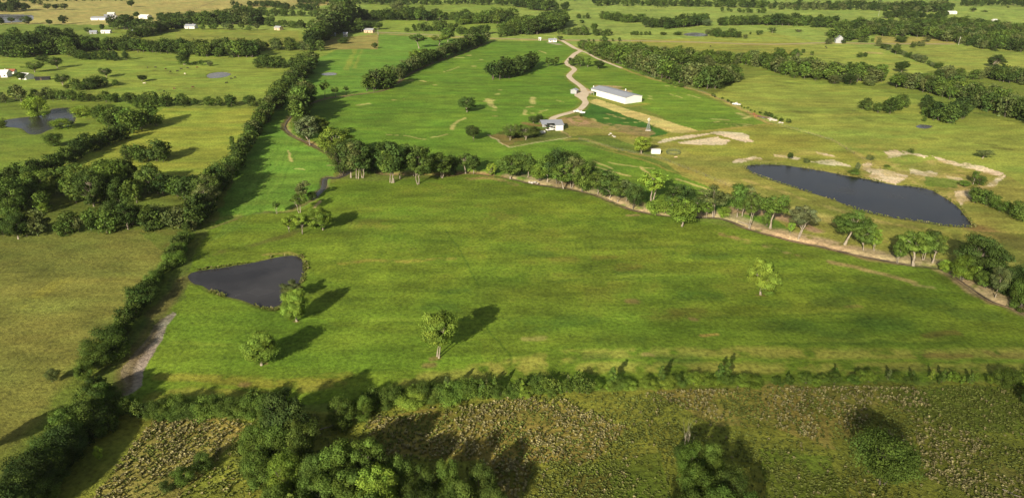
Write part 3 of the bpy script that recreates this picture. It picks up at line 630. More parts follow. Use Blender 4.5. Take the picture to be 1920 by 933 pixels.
NVAR = {'tall': 5, 'round': 4, 'oak': 3, 'bush': 5, 'shrub': 4, 'cedar': 2, 'open': 4, 'bare': 1}
_pc = {}
def proto(kind, var, level):                     # meshes shared by every copy of a kind
    k = (kind, var, level)
    if k not in _pc:
        TV, TF, LV, LQ, col = proto_data(kind, var, level)
        if level == 2: _pc[k] = (TV, TF, LV, LQ, col)
        elif kind in ('shrub', 'cedar'): _pc[k] = (leaf_mesh(kind, LV, LQ, col, (TV, TF)),)
        else:
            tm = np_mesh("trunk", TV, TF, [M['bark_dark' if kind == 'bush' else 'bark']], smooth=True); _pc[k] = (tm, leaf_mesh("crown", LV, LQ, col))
    return _pc[k]
TONE = {'dark': (0.068, 0.106, 0.026), 'mid': (0.100, 0.152, 0.032), 'green': (0.116, 0.178, 0.034), 'bright': (0.180, 0.262, 0.040), 'yellow': (0.255, 0.350, 0.050),
        'olive': (0.130, 0.162, 0.054), 'grey': (0.140, 0.178, 0.074), 'deep': (0.050, 0.082, 0.023)}
SPEC = []
def put(x, y, H, W, kind, tone, label=None, group=None, single=False, name=None, yaw=None):
    SPEC.append(dict(x=x, y=y, H=H, W=W, kind=kind, tone=tone, label=label, group=group, single=single, name=name, yaw=yaw))
def T(px, py, hpx, wpx, kind, tone, label, group=None):        # one tree of its own: foot at (px,py) in the photo
    p = G(px, py); put(p[0], p[1], tree_h(px, py, hpx), wpx * mpp(px, py), kind, tone, label, group, True)
def pick(x):
    if isinstance(x, str): return x
    return x[int(RNG.integers(len(x)))]
def band(group, label, pts, space, deep, kinds, tones, wr=(0.8, 1.15), cat='tree', rows=1, jit=0.35):
    """trees standing along a line of photo points (x, y, height px); deep = metres of depth behind the line"""
    W = [G(p[0], p[1]) for p in pts]; Hm = [tree_h(*p[:3]) for p in pts]
    L = np.r_[0, np.cumsum([np.linalg.norm(W[i + 1] - W[i]) for i in range(len(W) - 1)])]
    space = space * (0.78 if W[0][1] > 480 else 1)
    for r in range(rows):
        s = RNG.uniform(0, 0.5) * space
        while s < L[-1]:
            i = min(np.searchsorted(L, s, side='right') - 1, len(W) - 2); f = (s - L[i]) / (L[i + 1] - L[i] + 1e-9)
            p = W[i] * (1 - f) + W[i + 1] * f; H = (Hm[i] * (1 - f) + Hm[i + 1] * f) * RNG.uniform(0.58, 1.16)
            k = pick(kinds); t = (W[i + 1] - W[i]) / (L[i + 1] - L[i] + 1e-9); away = p / np.linalg.norm(p)
            off = away * ((r + RNG.uniform(0, 1)) / rows) * deep + t * RNG.normal(0, space * 0.2) + RNG.normal(0, jit, 2)
            w = H * 2 * SHAPE[k]['rw'] * RNG.uniform(*wr) * (1.15 if p[1] > 480 else 1); q = p + off
            put(q[0], q[1], H, w, k, pick(tones), label, group)
            s += space * RNG.uniform(0.5, 1.45)
def wood(group, label, poly, H, space, kinds, tones, wr=(0.9, 1.2)):
    P = [G(*p) for p in poly]; A = np.array(P); lo, hi = A.min(0), A.max(0); cell = space; put_pts = []
    nx, ny = int((hi[0] - lo[0]) / cell) + 1, int((hi[1] - lo[1]) / cell) + 1
    gx, gy = np.meshgrid(np.arange(nx), np.arange(ny)); q = np.stack([gx.ravel(), gy.ravel()], 1) * cell + lo + RNG.uniform(0, cell, (nx * ny, 2))
    for p in q[inside(P, q[:, 0], q[:, 1])]:
        h = H * RNG.uniform(0.55, 1.2); k = pick(kinds); put(p[0], p[1], h, h * 2 * SHAPE[k]['rw'] * RNG.uniform(*wr), k, pick(tones), label, group)
# ------------------------------------------------------------------ where every tree stands
# isolated trees in the main field
T(819,670,91,64,'tall','bright',"tall tree with a forked pale trunk on a bare reddish patch in the main field")
T(490,684,58,66,'round','bright',"round bright tree with a short trunk in the lower left of the main field")
T(556,602,56,50,'round','bright',"bright leafy tree at the right tip of the dark triangular pond")
T(553,563,34,44,'open','olive',"thin grey green tree leaning over the pond edge behind a brighter tree")
T(1426,552,64,54,'round','yellow',"lone yellow green tree in the right half of the main field")
T(1449,545,36,34,'round','bright',"small bright tree close behind the lone yellow green one")
T(1437,553,20,28,'bush','bright',"low leafy sapling at the foot of the lone yellow green tree")
T(606,431,43,44,'round','bright',"umbrella shaped bright tree casting a long shadow in the upper left field")
T(566,438,36,30,'open','bright',"slender bright sapling beside the old ditch, next to an umbrella shaped tree")
T(542,434,33,30,'round','bright',"small round tree nearest the old ditch in the upper left field")
T(562,398,36,36,'open','green',"open tree with a thin trunk below the muddy side creek bend")
T(566,376,37,28,'tall','olive',"tall thin greyish tree beside the muddy side creek")
T(519,400,24,20,'open','green',"tiny tree alone on the left of the muddy side creek")
T(586,372,18,20,'bush','dark',"small dark bush on the bank of the muddy side creek")
# creek row, left group
G1 = None
for x, y, h, w, k, t, l in (
 (583,270,54,34,'tall','grey',"pale half bare creek tree above the sandy bank on the left bend"),
 (568,262,46,34,'bush','mid',"bushy tree beside the pale half bare tree on the left creek bend"),
 (612,281,26,24,'round','bright',"small bright creek tree in front of the gully on the left bend"),
 (632,303,58,52,'round','bright',"big light green crown leaning over the left bend of the creek"),
 (602,262,44,28,'tall','green',"slim green tree between the pale tree and the big light crown"),
 (641,327,62,36,'bush','dark',"dark bushy tree at the left end of the tall creek clump"),
 (658,333,66,40,'tall','dark',"dark tree with a leaning white trunk in the tall creek clump"),
 (669,335,70,38,'tall','olive',"tallest greyish tree in the middle of the tall creek clump"),
 (678,334,66,40,'tall','dark',"dark tree with twin white trunks at the right of the tall creek clump"),
 (690,322,52,42,'bush','deep',"very dark rounded tree behind the right end of the tall creek clump"),
 (732,343,66,40,'tall','mid',"tall tree with a white trunk, left of a trio on a bare patch"),
 (738,342,72,50,'tall','dark',"tall dark topped tree with spreading pale limbs, middle of a trio"),
 (751,335,52,40,'tall','mid',"shaded smaller tree just right of the trio on the bare patch"),
 (786,346,68,36,'tall','mid',"narrow tall tree standing forward of the creek by itself"),
 (776,330,56,30,'tall','dark',"dark tree behind the narrow tall one that stands forward of the creek"),
 (806,322,36,30,'bush','dark',"low dark tree behind the creek gap right of the narrow tall tree"),
 (827,334,45,38,'tall','mid',"mushroom shaped tree with a straight pale trunk beside the creek"),
 (846,325,38,24,'bush','dark',"dark bush like tree between two mushroom shaped creek trees"),
 (873,324,37,36,'open','mid',"spreading tree with a leaning white limb above the creek bank"),
 (888,324,34,26,'tall','dark',"dark companion tree right of the one with the leaning white limb"),
 (921,326,22,17,'round','yellow',"little vivid green tree on the bare creek bank"),
 (957,333,38,38,'tall','mid',"tree with a leaning pale trunk at the left start of the long creek row"),
 (972,329,40,36,'bush','dark',"dark tree over the gully beside the leaning pale trunk"),
 (990,332,44,30,'tall','mid',"upright tree in the long creek row above a pale bank"),
 (1011,340,36,30,'bush','bright',"bright rounded tree over the pale rocky bank of the creek"),
 (1026,341,46,34,'tall','green',"leafy tree behind the bright rounded one over the rocky bank"),
 (1046,344,66,46,'bush','deep',"tallest very dark tree in the middle of the long creek row"),
 (1066,338,58,44,'bush','dark',"wide dark tree right of the tallest one in the long creek row"),
 (1058,353,48,34,'tall','green',"green tree with a pale trunk in front of the tallest dark tree"),
 (1073,351,56,30,'tall','olive',"greyish twiggy tree in front of the wide dark tree"),
 (1091,357,50,34,'bush','green',"rounded green tree above the dark slit of the creek"),
 (1106,350,46,32,'bush','dark',"dark tree in the shade behind the rounded green one"),
 (1121,362,42,30,'tall','mid',"tree with a dark hollow at its foot on the creek edge"),
 (1143,370,46,32,'tall','dark',"dark round headed tree with pale roots on the creek edge"),
 (1158,377,38,28,'tall','mid',"small headed tree on the slope of the creek bank"),
 (1174,377,40,26,'tall','olive',"pale trunked tree forked low beside a dark oval crown"),
 (1188,389,48,32,'bush','dark',"dark oval crown on a short pale trunk at the creek edge"),
 (1222,378,56,56,'open','yellow',"large yellowish open crowned tree in the creek row"),
 (1232,398,26,38,'bush','bright',"bright bush spilling over the creek below the yellowish tree"),
 (1260,395,50,34,'tall','dark',"dark tree with a slanting pale trunk right of the yellowish tree"),
 (1276,390,44,42,'bush','deep',"deep green tree in shadow behind the slanting pale trunk"),
 (1279,424,50,54,'round','bright',"broad bright tree standing forward on the field side of the creek"),
 (1310,402,36,24,'tall','dark',"thin dark tree in the gap right of the broad forward tree"),
 (1324,405,34,22,'tall','green',"small green tree left of a wide pale limbed tree on the bare bank"),
 (1340,405,55,54,'open','olive',"wide pale limbed tree like a fan on the bare bank"),
 (1357,406,20,22,'bush','bright',"bright bush at the foot of the fan shaped tree"),
 (1382,407,57,30,'tall','mid',"upright tree with two white trunks on the bare bank"),
 (1392,405,55,32,'tall','olive',"right hand twin of the upright white trunked tree"),
 (1404,426,68,32,'open','mid',"leaning forked tree growing at the very edge of the dirt channel"),
 (1437,424,26,20,'bush','mid',"bush with dark leaves beside the thick white trunk"),
 (1444,428,62,52,'open','green',"white trunked tree with a lopsided crown on the bare bank"),
 (1480,441,28,10,'tall','bright',"thin sapling between two white trunked trees"),
 (1495,446,60,50,'open','grey',"sparse tree with bare white limbs on the bare bank"),
 (1584,458,56,66,'open','mid',"broad umbrella tree with a crown leaning left below the big pond"),
 (1620,469,50,30,'tall','mid',"tree with a thick white trunk right of the broad umbrella tree"),
 (1639,470,40,18,'tall','bright',"narrow green tree with a thin trunk near the thick white trunk"),
 (1684,490,44,20,'tall','green',"thin tree on the left flank of the multi trunked tree"),
 (1713,495,62,66,'open','green',"multi trunked tree with a wide bright crown beside the dirt channel"),
 (1733,488,54,30,'tall','dark',"darker tree tucked behind the multi trunked tree"),
 (1748,492,50,44,'open','green',"bright tree with splayed trunks right of the multi trunked tree"),
 (1772,506,20,22,'bush','yellow',"yellow green bush at the end of the bare creek bank"),
 (1803,522,44,42,'bush','bright',"light rounded tree where the creek turns to the right corner"),
 (1835,518,72,68,'round','dark',"big dark tree with grey limbs behind the light rounded tree"),
 (1846,540,34,32,'bush','mid',"mid green tree over the shaded creek near the right edge"),
 (1866,557,52,28,'tall','olive',"greyish tree with a white trunk near the right edge"),
 (1885,552,46,44,'bush','dark',"dark bushy tree right of the greyish white trunked one"),
 (1912,575,58,38,'bush','green',"green tree with a slanting trunk at the right edge"),
 (1905,545,48,44,'bush','deep',"very dark tree behind the slanting trunk at the right edge"),
 (1940,575,62,50,'bush','dark',"dark tree cut by the right edge of the creek row")):
    T(x, y, h * 1.05, w * 1.18, k, t, l)
# upper creek row
band("trees along the upper creek", "green creek tree in the row running up to the county road", [(562,240,58),(566,222,52),(572,196,44),(584,190,36)], 7, 10, ['bush','tall'], ['mid','dark','green','olive'], rows=2)
band("trees along the upper creek", "green creek tree in the row running up to the county road", [(603,186,30),(640,180,26),(660,176,24)], 8, 6, ['bush','tall','open'], ['mid','dark','green'], rows=1)
band("trees along the upper creek", "green creek tree in the row running up to the county road", [(688,174,38),(705,171,44),(735,164,40)], 6, 14, ['bush','tall'], ['mid','green','dark','olive'], rows=2)
band("trees along the upper creek", "green creek tree in the row running up to the county road", [(745,150,20),(780,132,28),(815,117,24),(850,104,26),(885,90,26),(915,80,20)], 9, 14, ['bush','tall'], ['dark','mid','dark','olive'], rows=2)
T(688,166,20,9,'tall','green',"tiny upright tree standing apart from the upper creek row")
T(786,91,28,36,'open','mid',"lone tall tree with a white trunk left of the upper creek row")
T(822,86,20,38,'open','bright',"pale spreading tree between the lone white trunk and the upper creek row")
T(777,119,26,26,'open','bright',"bright open tree at the left edge of the upper creek row")
T(795,116,24,24,'tall','green',"second tree at the left edge of the upper creek, with a greener crown")
T(840,79,26,28,'tall','green',"tall tree rising above the upper creek row near the county road")
T(704,91,11,10,'round','dark',"small round dark tree at the corner of the dry brown paddock")
# hay field trees
T(876,210,27,34,'round','dark',"round dark tree casting a shadow beside dry mown strips")
T(888,263,30,31,'round','dark',"round dark tree left of the fenced house yard")
T(957,263,30,42,'oak','mid',"left of two wide oaks inside the fenced house yard")
T(986,262,29,40,'oak','mid',"right of two wide oaks inside the fenced house yard, nearer the pole barn")
T(1003,256,20,22,'bush','dark',"dark bushy tree in shade between the oaks and the pole barn")
T(972,256,22,26,'bush','dark',"dark tree tucked between the two wide oaks")
T(1000,231,14,22,'oak','dark',"short dark tree with a pale trunk behind the pole barn")
T(1011,230,15,28,'oak','dark',"wider dark tree behind the pole barn beside the driveway bend")
T(1202,288,34,36,'round','yellow',"yellow leaning tree with a forked white trunk beside a white cargo box")
T(1122,129,18,26,'round','dark',"rounded tree at the right end of the driveway grove")
C1 = "oaks of the long grove beside the driveway"
band(C1, "dark oak in the long grove left of the driveway", [(918,152,34),(935,153,36),(955,150,34),(975,141,30),(1000,131,26)], 7, 26, ['oak','round'], ['dark','deep','dark'], wr=(0.7, 0.95), rows=2)
band(C1, "dark oak in the long grove left of the driveway", [(1022,128,22),(1042,126,23),(1060,123,20)], 9, 10, ['round','tall'], ['dark','mid'], rows=1)
band("trees right of the driveway bend", "green tree in the short grove right of the driveway bend", [(1066,124,18),(1090,127,20),(1115,129,18)], 8, 14, ['round','tall'], ['dark','mid','green'], rows=1)
T(1050,76,9,15,'oak','dark',"small dark oak by the white house at the driveway entrance")
# hedge on the left of the main field, from the far end to the near corner
HL = "trees of the hedge left of the main field"
band(HL, "dark tree in the long hedge left of the main field", [(588,122,24),(572,138,26),(548,162,28),(530,185,30),(512,208,30),(492,232,30),(476,258,30),(458,290,32),(444,318,36),(428,342,40)], 4.2, 4, ['bush','bush','round'], ['mid','dark','dark','green','olive'], wr=(0.95, 1.5), rows=1)
T(437,276,20,9,'tall','mid',"thin tree poking above the left hedge with a small tufted crown")
T(442,300,34,12,'tall','mid',"taller thin tree with two tufts above the left hedge")
band(HL, "dark tree in the long hedge left of the main field", [(420,356,46),(405,378,50),(392,400,48),(372,425,42),(356,440,30)], 4.0, 6, ['bush','round'], ['dark','mid','olive'], rows=2)
HS = "shrubs of the hedge left of the main field"
band(HS, "dark leafy shrub in the hedge beside the shaded track", [(356,446,22),(340,474,26),(322,502,24),(300,522,18),(284,548,26),(262,580,34),(240,606,44),(226,634,34),(206,668,36),(186,694,40)], 2.2, 1.5, ['bush','shrub','bush'], ['mid','dark','green'], wr=(0.9, 1.35), rows=1)
T(102,716,26,26,'bush','olive',"grey green bush alone at the edge of the olive pasture")
T(160,716,34,30,'bush','green',"leafy bush in the near hedge beside the olive pasture")
HN = "trees of the near hedge corner"
band(HN, "dark bushy tree in the near hedge at the lower left", [(196,748,36),(192,778,46),(176,812,52),(150,850,56),(116,892,58),(80,940,62),(40,990,66)], 3.2, 5, ['bush','bush','round'], ['dark','mid','green','deep'], wr=(0.9, 1.3), rows=3)
band(HN, "dark bushy tree in the near hedge at the lower left", [(206,765,30),(240,778,26),(215,800,32),(196,840,28)], 3.0, 3, ['bush','shrub'], ['dark','mid'], rows=1)
T(188,862,26,16,'bush','yellow',"small vivid bush at the right foot of the near hedge corner")
T(-28,850,62,60,'round','dark',"dark tree cut by the left edge above a long shadow")
# hedge along the foot of the main field
HB = "shrubs of the hedge along the foot of the main field"
band(HB, "leafy shrub in the low hedge across the foot of the main field", [(240,782,30),(300,786,26),(380,782,30),(450,782,34),(520,778,34)], 2.0, 2.5, ['shrub','bush','shrub'], ['mid','green','dark'], wr=(0.8, 1.2), rows=2)
band(HB, "leafy shrub in the low hedge across the foot of the main field", [(690,772,34),(760,760,30),(820,757,34),(880,752,34),(950,748,30),(1040,742,28),(1120,736,24)], 1.9, 2.5, ['bush','shrub','cedar'], ['green','mid','green','bright'], wr=(0.8, 1.1), rows=2)
band(HB, "leafy shrub in the low hedge across the foot of the main field", [(1120,736,24),(1200,731,20),(1280,727,18),(1360,724,22),(1436,722,16)], 2.0, 1.6, ['shrub','bush','shrub'], ['bright','green','bright'], wr=(0.9, 1.3), rows=1)
band(HB, "leafy shrub in the low hedge across the foot of the main field", [(1452,722,14),(1520,720,16),(1600,719,20),(1640,718,20)], 2.0, 1.4, ['shrub','bush'], ['bright','green'], rows=1)
band(HB, "leafy shrub in the low hedge across the foot of the main field", [(1660,719,15),(1740,720,18),(1820,722,20),(1920,728,28),(1990,734,30)], 2.0, 2.4, ['shrub','bush','cedar'], ['green','bright','mid'], rows=1)
band("cedar saplings along the foot of the main field", "spiky cedar sapling standing up out of the low hedge", [(840,746,44),(960,738,40),(1080,730,36),(1250,724,34),(1360,720,40),(1420,718,34),(1500,717,22),(1600,715,30),(1720,715,32),(1840,718,32)], 9.0, 1.0, ['cedar'], ['mid','olive','green'], rows=1)
T(642,802,60,52,'bush','green',"rounded leafy tree in the gap of the near hedge beside a dark hollow")
T(680,788,44,44,'bush','green',"smaller rounded bush right of the gap in the near hedge")
# near thicket at the bottom
NT = "trees of the near thicket"
T(545,838,104,84,'round','deep',"dark near tree with twisted grey branches at the top of the thicket")
T(512,812,70,54,'bush','mid',"mid green tree on the left shoulder of the twisted branched one")
for x, y, h, w, k, t in ((480,862,64,60,'bush','mid'),(520,872,72,66,'bush','green'),(568,862,76,64,'bush','mid'),(490,905,66,60,'bush','green'),(540,925,76,70,'bush','bright'),(590,925,70,60,'bush','mid'),
                         (632,918,84,80,'round','green'),(686,905,82,70,'round','green'),(655,960,84,84,'round','green'),(715,965,92,80,'round','bright'),(600,975,84,76,'bush','green'),(520,970,66,60,'bush','mid'),
                         (755,930,76,56,'bush','mid'),(800,945,72,48,'bush','mid'),(842,938,74,48,'bush','green'),(905,945,78,52,'bush','mid'),(870,975,80,60,'bush','green'),(780,985,76,64,'bush','dark'),(930,980,70,52,'bush','mid'),
                         (830,1000,70,60,'bush','mid'),(560,1010,80,70,'bush','green'),(690,1010,84,76,'bush','green'),(725,905,56,46,'bush','dark'),(620,880,44,36,'bush','dark')):
    T(x, y, h, w, k, t, "leafy tree in the near thicket at the bottom of the meadow", NT)
NR = "trees of the near right thicket"
for x, y, h, w, k, t in ((1288,900,66,52,'bush','green'),(1332,900,66,50,'bush','green'),(1300,948,74,64,'bush','green'),(1360,950,76,60,'bush','mid'),(1285,990,74,60,'bush','mid'),(1340,995,80,64,'bush','green'),(1395,1000,80,56,'bush','mid'),(1250,985,50,40,'shrub','mid')):
    T(x, y, h, w, k, t, "leafy tree in the dense clump at the bottom right of centre", NR)
T(1282,868,88,40,'bare','olive',"dying tree with bare grey branches at the tip of the right thicket")
T(1280,872,46,36,'bush','dark',"dark bush below the dying grey branched tree")
T(1652,905,90,112,'bush','mid',"broad round tree alone in the shaded meadow at the bottom right")
T(1925,765,40,30,'bush','dark',"dark bush at the right edge above the shaded meadow")
T(345,905,30,40,'shrub','mid',"low shrub in the tawny grass left of the near thicket"); T(380,878,34,44,'shrub','mid',"wider low shrub beside the tawny grass, nearer the thicket"); T(312,922,26,30,'shrub','dark',"lowest dark shrub in the tawny grass at the bottom left")
# pasture woods on the left
W1 = "trees of the wood below the yellow pasture"
lab = "dark tree in the broad wood left of the long hedge"
band(W1, lab, [(-20,402,64),(40,402,66),(92,398,56)], 6.5, 26, ['bush','round'], ['dark','mid','green'], rows=3)
band(W1, lab, [(128,386,52),(180,394,64),(236,388,66),(272,380,60),(300,378,46)], 6.0, 24, ['bush','round'], ['mid','dark','green','green'], rows=3)
band(W1, lab, [(300,374,40),(340,378,40),(384,384,42)], 6.0, 14, ['bush'], ['dark','mid','deep'], rows=2)
band("trees of the lower left row", "dark bushy tree in the row above the olive pasture", [(-20,448,44),(40,448,42),(100,446,40),(160,440,42),(210,436,46),(260,434,46),(310,432,42),(350,432,44)], 5.0, 9, ['bush','round'], ['dark','mid','dark','olive'], rows=2)
T(120,366,26,30,'open','grey',"pale leafless looking tree in the gap between two dark woods")
T(84,400,22,18,'bush','bright',"light bush at the lower right of the leftmost wood")
band("trees of the slanting hedge", "dark tree in the slanting hedge below the wooded pond", [(238,262,30),(205,274,32),(170,288,34),(140,302,34),(112,318,34),(70,336,34),(28,346,36)], 6.0, 7, ['bush'], ['dark','mid','deep'], rows=2)
band("trees of the oval grove", "dark tree in the oval grove standing alone in the yellow pasture", [(240,302,30),(262,306,34),(290,306,34),(322,304,32)], 5.0, 10, ['bush'], ['dark','mid'], rows=2)
T(103,274,26,36,'bush','mid',"scruffy tree with a dark crown alone below the wooded pond")
W2 = "trees of the wood beside the wooded pond"
band(W2, "tree in the dark wood right of the wooded pond", [(188,234,30),(215,246,34),(250,250,40),(300,244,40)], 7, 22, ['bush','round'], ['dark','mid','green'], rows=3)
T(70,216,40,44,'bush','yellow',"large yellowish tree on the far bank of the wooded pond")
T(156,218,22,42,'bush','yellow',"yellowish bush on the right bank of the wooded pond")
T(119,240,20,44,'bush','bright',"pale bush on the near bank of the wooded pond")
T(4,240,18,22,'bush','mid',"small tree at the left edge beside the wooded pond")
T(208,205,10,22,'bush','mid',"low tree between the pond and the tree line above it")
LC = "trees of the tree line above the yellow pasture"
band(LC, "dark tree in the tree line across the left pastures", [(-20,196,26),(40,192,30),(100,190,26),(125,190,22)], 8, 12, ['bush','round'], ['dark','mid','olive'], rows=2)
band(LC, "dark tree in the tree line across the left pastures", [(130,190,20),(200,193,21),(260,196,21),(320,201,24),(390,200,20),(470,200,20),(500,204,20)], 7, 8, ['bush'], ['mid','dark','dark'], rows=2)
band(LC, "dark tree in the tree line across the left pastures", [(260,206,22),(290,204,26),(318,203,24)], 7, 8, ['bush'], ['dark','mid'], rows=1)
T(200,145,18,28,'oak','deep',"flat topped dark oak in the left pasture"); T(267,153,13,22,'round','dark',"round dark tree alone in the cattle pasture")
T(108,128,22,30,'oak','dark',"oak with a long shadow above the white farmhouses"); T(66,136,22,36,'oak','mid',"spreading oak right behind the white farmhouses"); T(80,116,12,24,'bush','dark',"dark bush between two oaks by the farmhouses")
T(118,160,22,28,'oak','dark',"dark tree left of the bushy row in the cattle pasture"); T(40,150,16,20,'bush','dark',"dark tree in front of the second white farmhouse"); T(126,166,8,10,'bush','dark',"small bush at the foot of the dark tree by the bushy row")
band("trees of the short pasture row", "dark bush in the short row inside the cattle pasture", [(140,170,20),(165,171,22),(190,164,22),(228,160,13)], 8, 8, ['bush'], ['dark','deep','mid'], rows=2)
T(345,122,26,26,'tall','dark',"tall narrow tree at the end of a short thicket near the stock pond")
band("trees of the stock pond thicket", "dark bush in the thicket left of the round stock pond", [(340,123,14),(365,124,12),(385,124,10)], 7, 8, ['bush'], ['dark','mid'], rows=1); T(394,124,9,14,'bush','grey',"pale bush at the right end of the stock pond thicket")
# far left
FA = "far dark tree in the thick wood across the left pastures"; FG = "trees of the far left wood"
band(FG, FA, [(0,108,30),(40,110,34),(85,107,44),(130,106,36)], 12, 70, ['bush','round'], ['dark','mid','deep'], rows=5)
band(FG, FA, [(-40,84,22),(40,82,24),(110,78,26),(140,76,22)], 12, 40, ['bush','round'], ['dark','mid'], rows=2)
T(110,78,28,20,'round','deep',"tall dark tree rising above the far left wood")
band(FG, FA, [(140,112,16),(175,114,20),(230,114,14)], 10, 16, ['bush'], ['dark','mid','deep'], rows=2); T(237,113,18,14,'bush','deep',"dark upright tree at the right end of the bushy strip, with a long shadow")
band(FG, FA, [(140,98,26),(190,96,22),(240,98,24),(320,102,26),(400,108,28),(480,109,32)], 10, 34, ['bush','round'], ['mid','dark','green','dark'], rows=4)
band(FG, FA, [(480,98,22),(520,95,22),(562,96,20),(600,98,22)], 10, 20, ['bush'], ['dark','mid','olive'], rows=2)
band(FG, FA, [(482,130,24),(510,130,24),(540,129,18),(574,129,26),(590,122,28)], 9, 20, ['bush'], ['dark','mid'], rows=2)
band(FG, FA, [(244,74,20),(275,70,22),(305,62,22),(342,52,18)], 11, 26, ['bush','round'], ['dark','mid','olive'], rows=2)
band(FG, FA, [(212,56,22),(245,57,26),(280,58,22)], 11, 30, ['round','oak'], ['dark','deep'], rows=2)
band(FG, FA, [(300,42,14),(340,48,20),(400,48,26),(440,48,28),(480,50,30)], 13, 60, ['round','bush'], ['dark','mid','olive','deep'], rows=4)
band(FG, FA, [(380,56,14),(420,56,12),(460,58,16),(500,58,12)], 14, 10, ['round','bush'], ['mid','olive','green'], rows=1)
band(FG, FA, [(480,46,18),(520,52,18),(560,56,16),(600,58,18)], 13, 40, ['round','bush'], ['dark','mid'], rows=2)
band(FG, FA, [(440,24,14),(500,32,16),(560,32,14),(624,33,14)], 14, 40, ['bush'], ['dark','mid'], rows=2)
band(FG, FA, [(440,14,10),(500,14,12),(540,20,14),(600,22,14)], 16, 60, ['bush'], ['dark','deep'], rows=2)
band(FG, FA, [(582,92,30),(600,84,36),(615,72,40),(635,60,44),(650,50,44),(640,36,34)], 9, 50, ['bush','round','tall'], ['dark','deep','mid','olive'], rows=5)
band(FG, FA, [(646,64,20),(672,62,22),(700,58,20)], 10, 24, ['round','bush'], ['dark','green','mid'], rows=2)
T(645,82,11,24,'bush','dark',"dark bush alone in the dry brown paddock"); T(711,56,15,20,'round','mid',"round tree right of the paddock by the county road")
for x, y, h, w, t, l in ((90,19,13,16,'dark',"left of three oaks on the tawny far pasture"),(106,19,12,14,'deep',"middle of three oaks on the tawny far pasture"),(122,19,13,18,'dark',"right of three oaks on the tawny far pasture"),
                         (22,43,11,16,'dark',"oak on the near bank of the far left pond"),(54,46,16,18,'dark',"oak at the right end of the far left pond"),(93,48,12,14,'dark',"squat oak on the far left pasture"),(119,46,17,14,'deep',"upright dark oak on the far left pasture"),(3,47,14,14,'deep',"oak cut by the left edge below the far pond"),
                         (247,14,14,16,'dark',"dark oak alone high on the tawny pasture"),(256,33,11,12,'dark',"tree left of the small white barn"),(284,42,11,13,'dark',"tree right of the small white barn"),(192,57,12,10,'deep',"upright tree above the small white shed"),(165,63,12,18,'dark',"tree beside the low grey shed"),(438,9,7,5,'mid',"tiny upright tree on the far field edge")):
    T(x, y, h, w, 'round' if w < h * 1.2 else 'oak', t, l)
band(FG, FA, [(-60,24,20),(0,24,22),(40,23,22),(56,22,14)], 13, 60, ['round','bush'], ['dark','deep'], rows=3)
# upper middle
FM = "trees of the far middle woods"; ML = "far tree in the woods beyond the county road"
band(FM, ML, [(670,38,18),(720,39,20),(760,40,26),(800,40,22),(860,39,14),(880,34,16)], 12, 34, ['bush','round'], ['dark','mid','deep'], rows=3)
T(745,26,26,26,'round','olive',"tall greyish tree rising from the far middle wood")
band(FM, ML, [(778,60,14),(800,60,14),(830,60,22),(858,58,12)], 10, 22, ['bush','round'], ['mid','dark'], rows=2); T(763,60,9,10,'bush','mid',"small bush alone beside the county road")
band(FM, ML, [(860,66,18),(890,68,18),(918,68,18)], 9, 24, ['bush','round'], ['mid','green','dark'], rows=2)
band(FM, ML, [(860,48,18),(880,47,18),(910,46,22),(960,44,26)], 11, 60, ['bush','round'], ['green','mid','dark'], rows=4)
band(FM, ML, [(940,70,18),(960,68,26),(1000,66,30),(1040,60,30),(1056,52,26)], 10, 80, ['bush','round'], ['mid','green','dark'], rows=6)
T(872,46,13,22,'bush','bright',"light green tree at the left corner of the far middle wood"); T(742,18,8,12,'round','dark',"dark tree on the far middle field"); T(742,20,6,16,'bush','dark',"dark low bush on the far middle field")
band(FM, ML, [(1048,66,14),(1075,67,14),(1110,68,20),(1150,68,12)], 9, 14, ['bush','round'], ['mid','dark','olive'], rows=2); T(1113,60,17,14,'tall','mid',"tall scruffy tree above the roadside strip")
band(FM, ML, [(1082,36,12),(1104,36,10)], 10, 14, ['bush'], ['dark'], rows=2); T(1091,44,7,10,'bush','dark',"small dark bush in the far green pasture")
band(FM, ML, [(1128,36,14),(1170,43,16),(1215,44,14)], 10, 24, ['bush'], ['dark','mid'], rows=3)
band(FM, ML, [(1207,52,20),(1245,55,22),(1290,52,22),(1322,48,22)], 10, 40, ['bush','round'], ['dark','mid','deep'], rows=3)
T(1325,49,14,22,'bush','grey',"pale pinkish grey tree at the end of the far dark grove")
band(FM, ML, [(1346,49,16),(1372,49,16),(1400,48,18),(1440,48,18)], 10, 30, ['bush','round'], ['dark','mid','deep'], rows=3)
band(FM, ML, [(1325,66,10),(1345,70,16),(1375,72,16),(1400,73,12)], 9, 14, ['bush'], ['dark','olive','mid'], rows=2); band(FM, ML, [(1402,66,9),(1440,66,8)], 10, 8, ['bush'], ['dark'], rows=1)
band(FM, ML, [(1182,67,10),(1216,67,9)], 9, 10, ['bush'], ['dark','mid'], rows=2); T(1244,66,6,14,'bush','dark',"low round bush right of the small far thicket"); T(1270,66,7,18,'bush','dark',"low wide bush left of the roadside pond")
band(FM, ML, [(1100,79,9),(1112,79,8),(1145,79,8),(1172,78,8)], 9, 6, ['bush'], ['dark','mid'], rows=1); T(1134,80,13,12,'round','mid',"round tree standing on the county road verge")
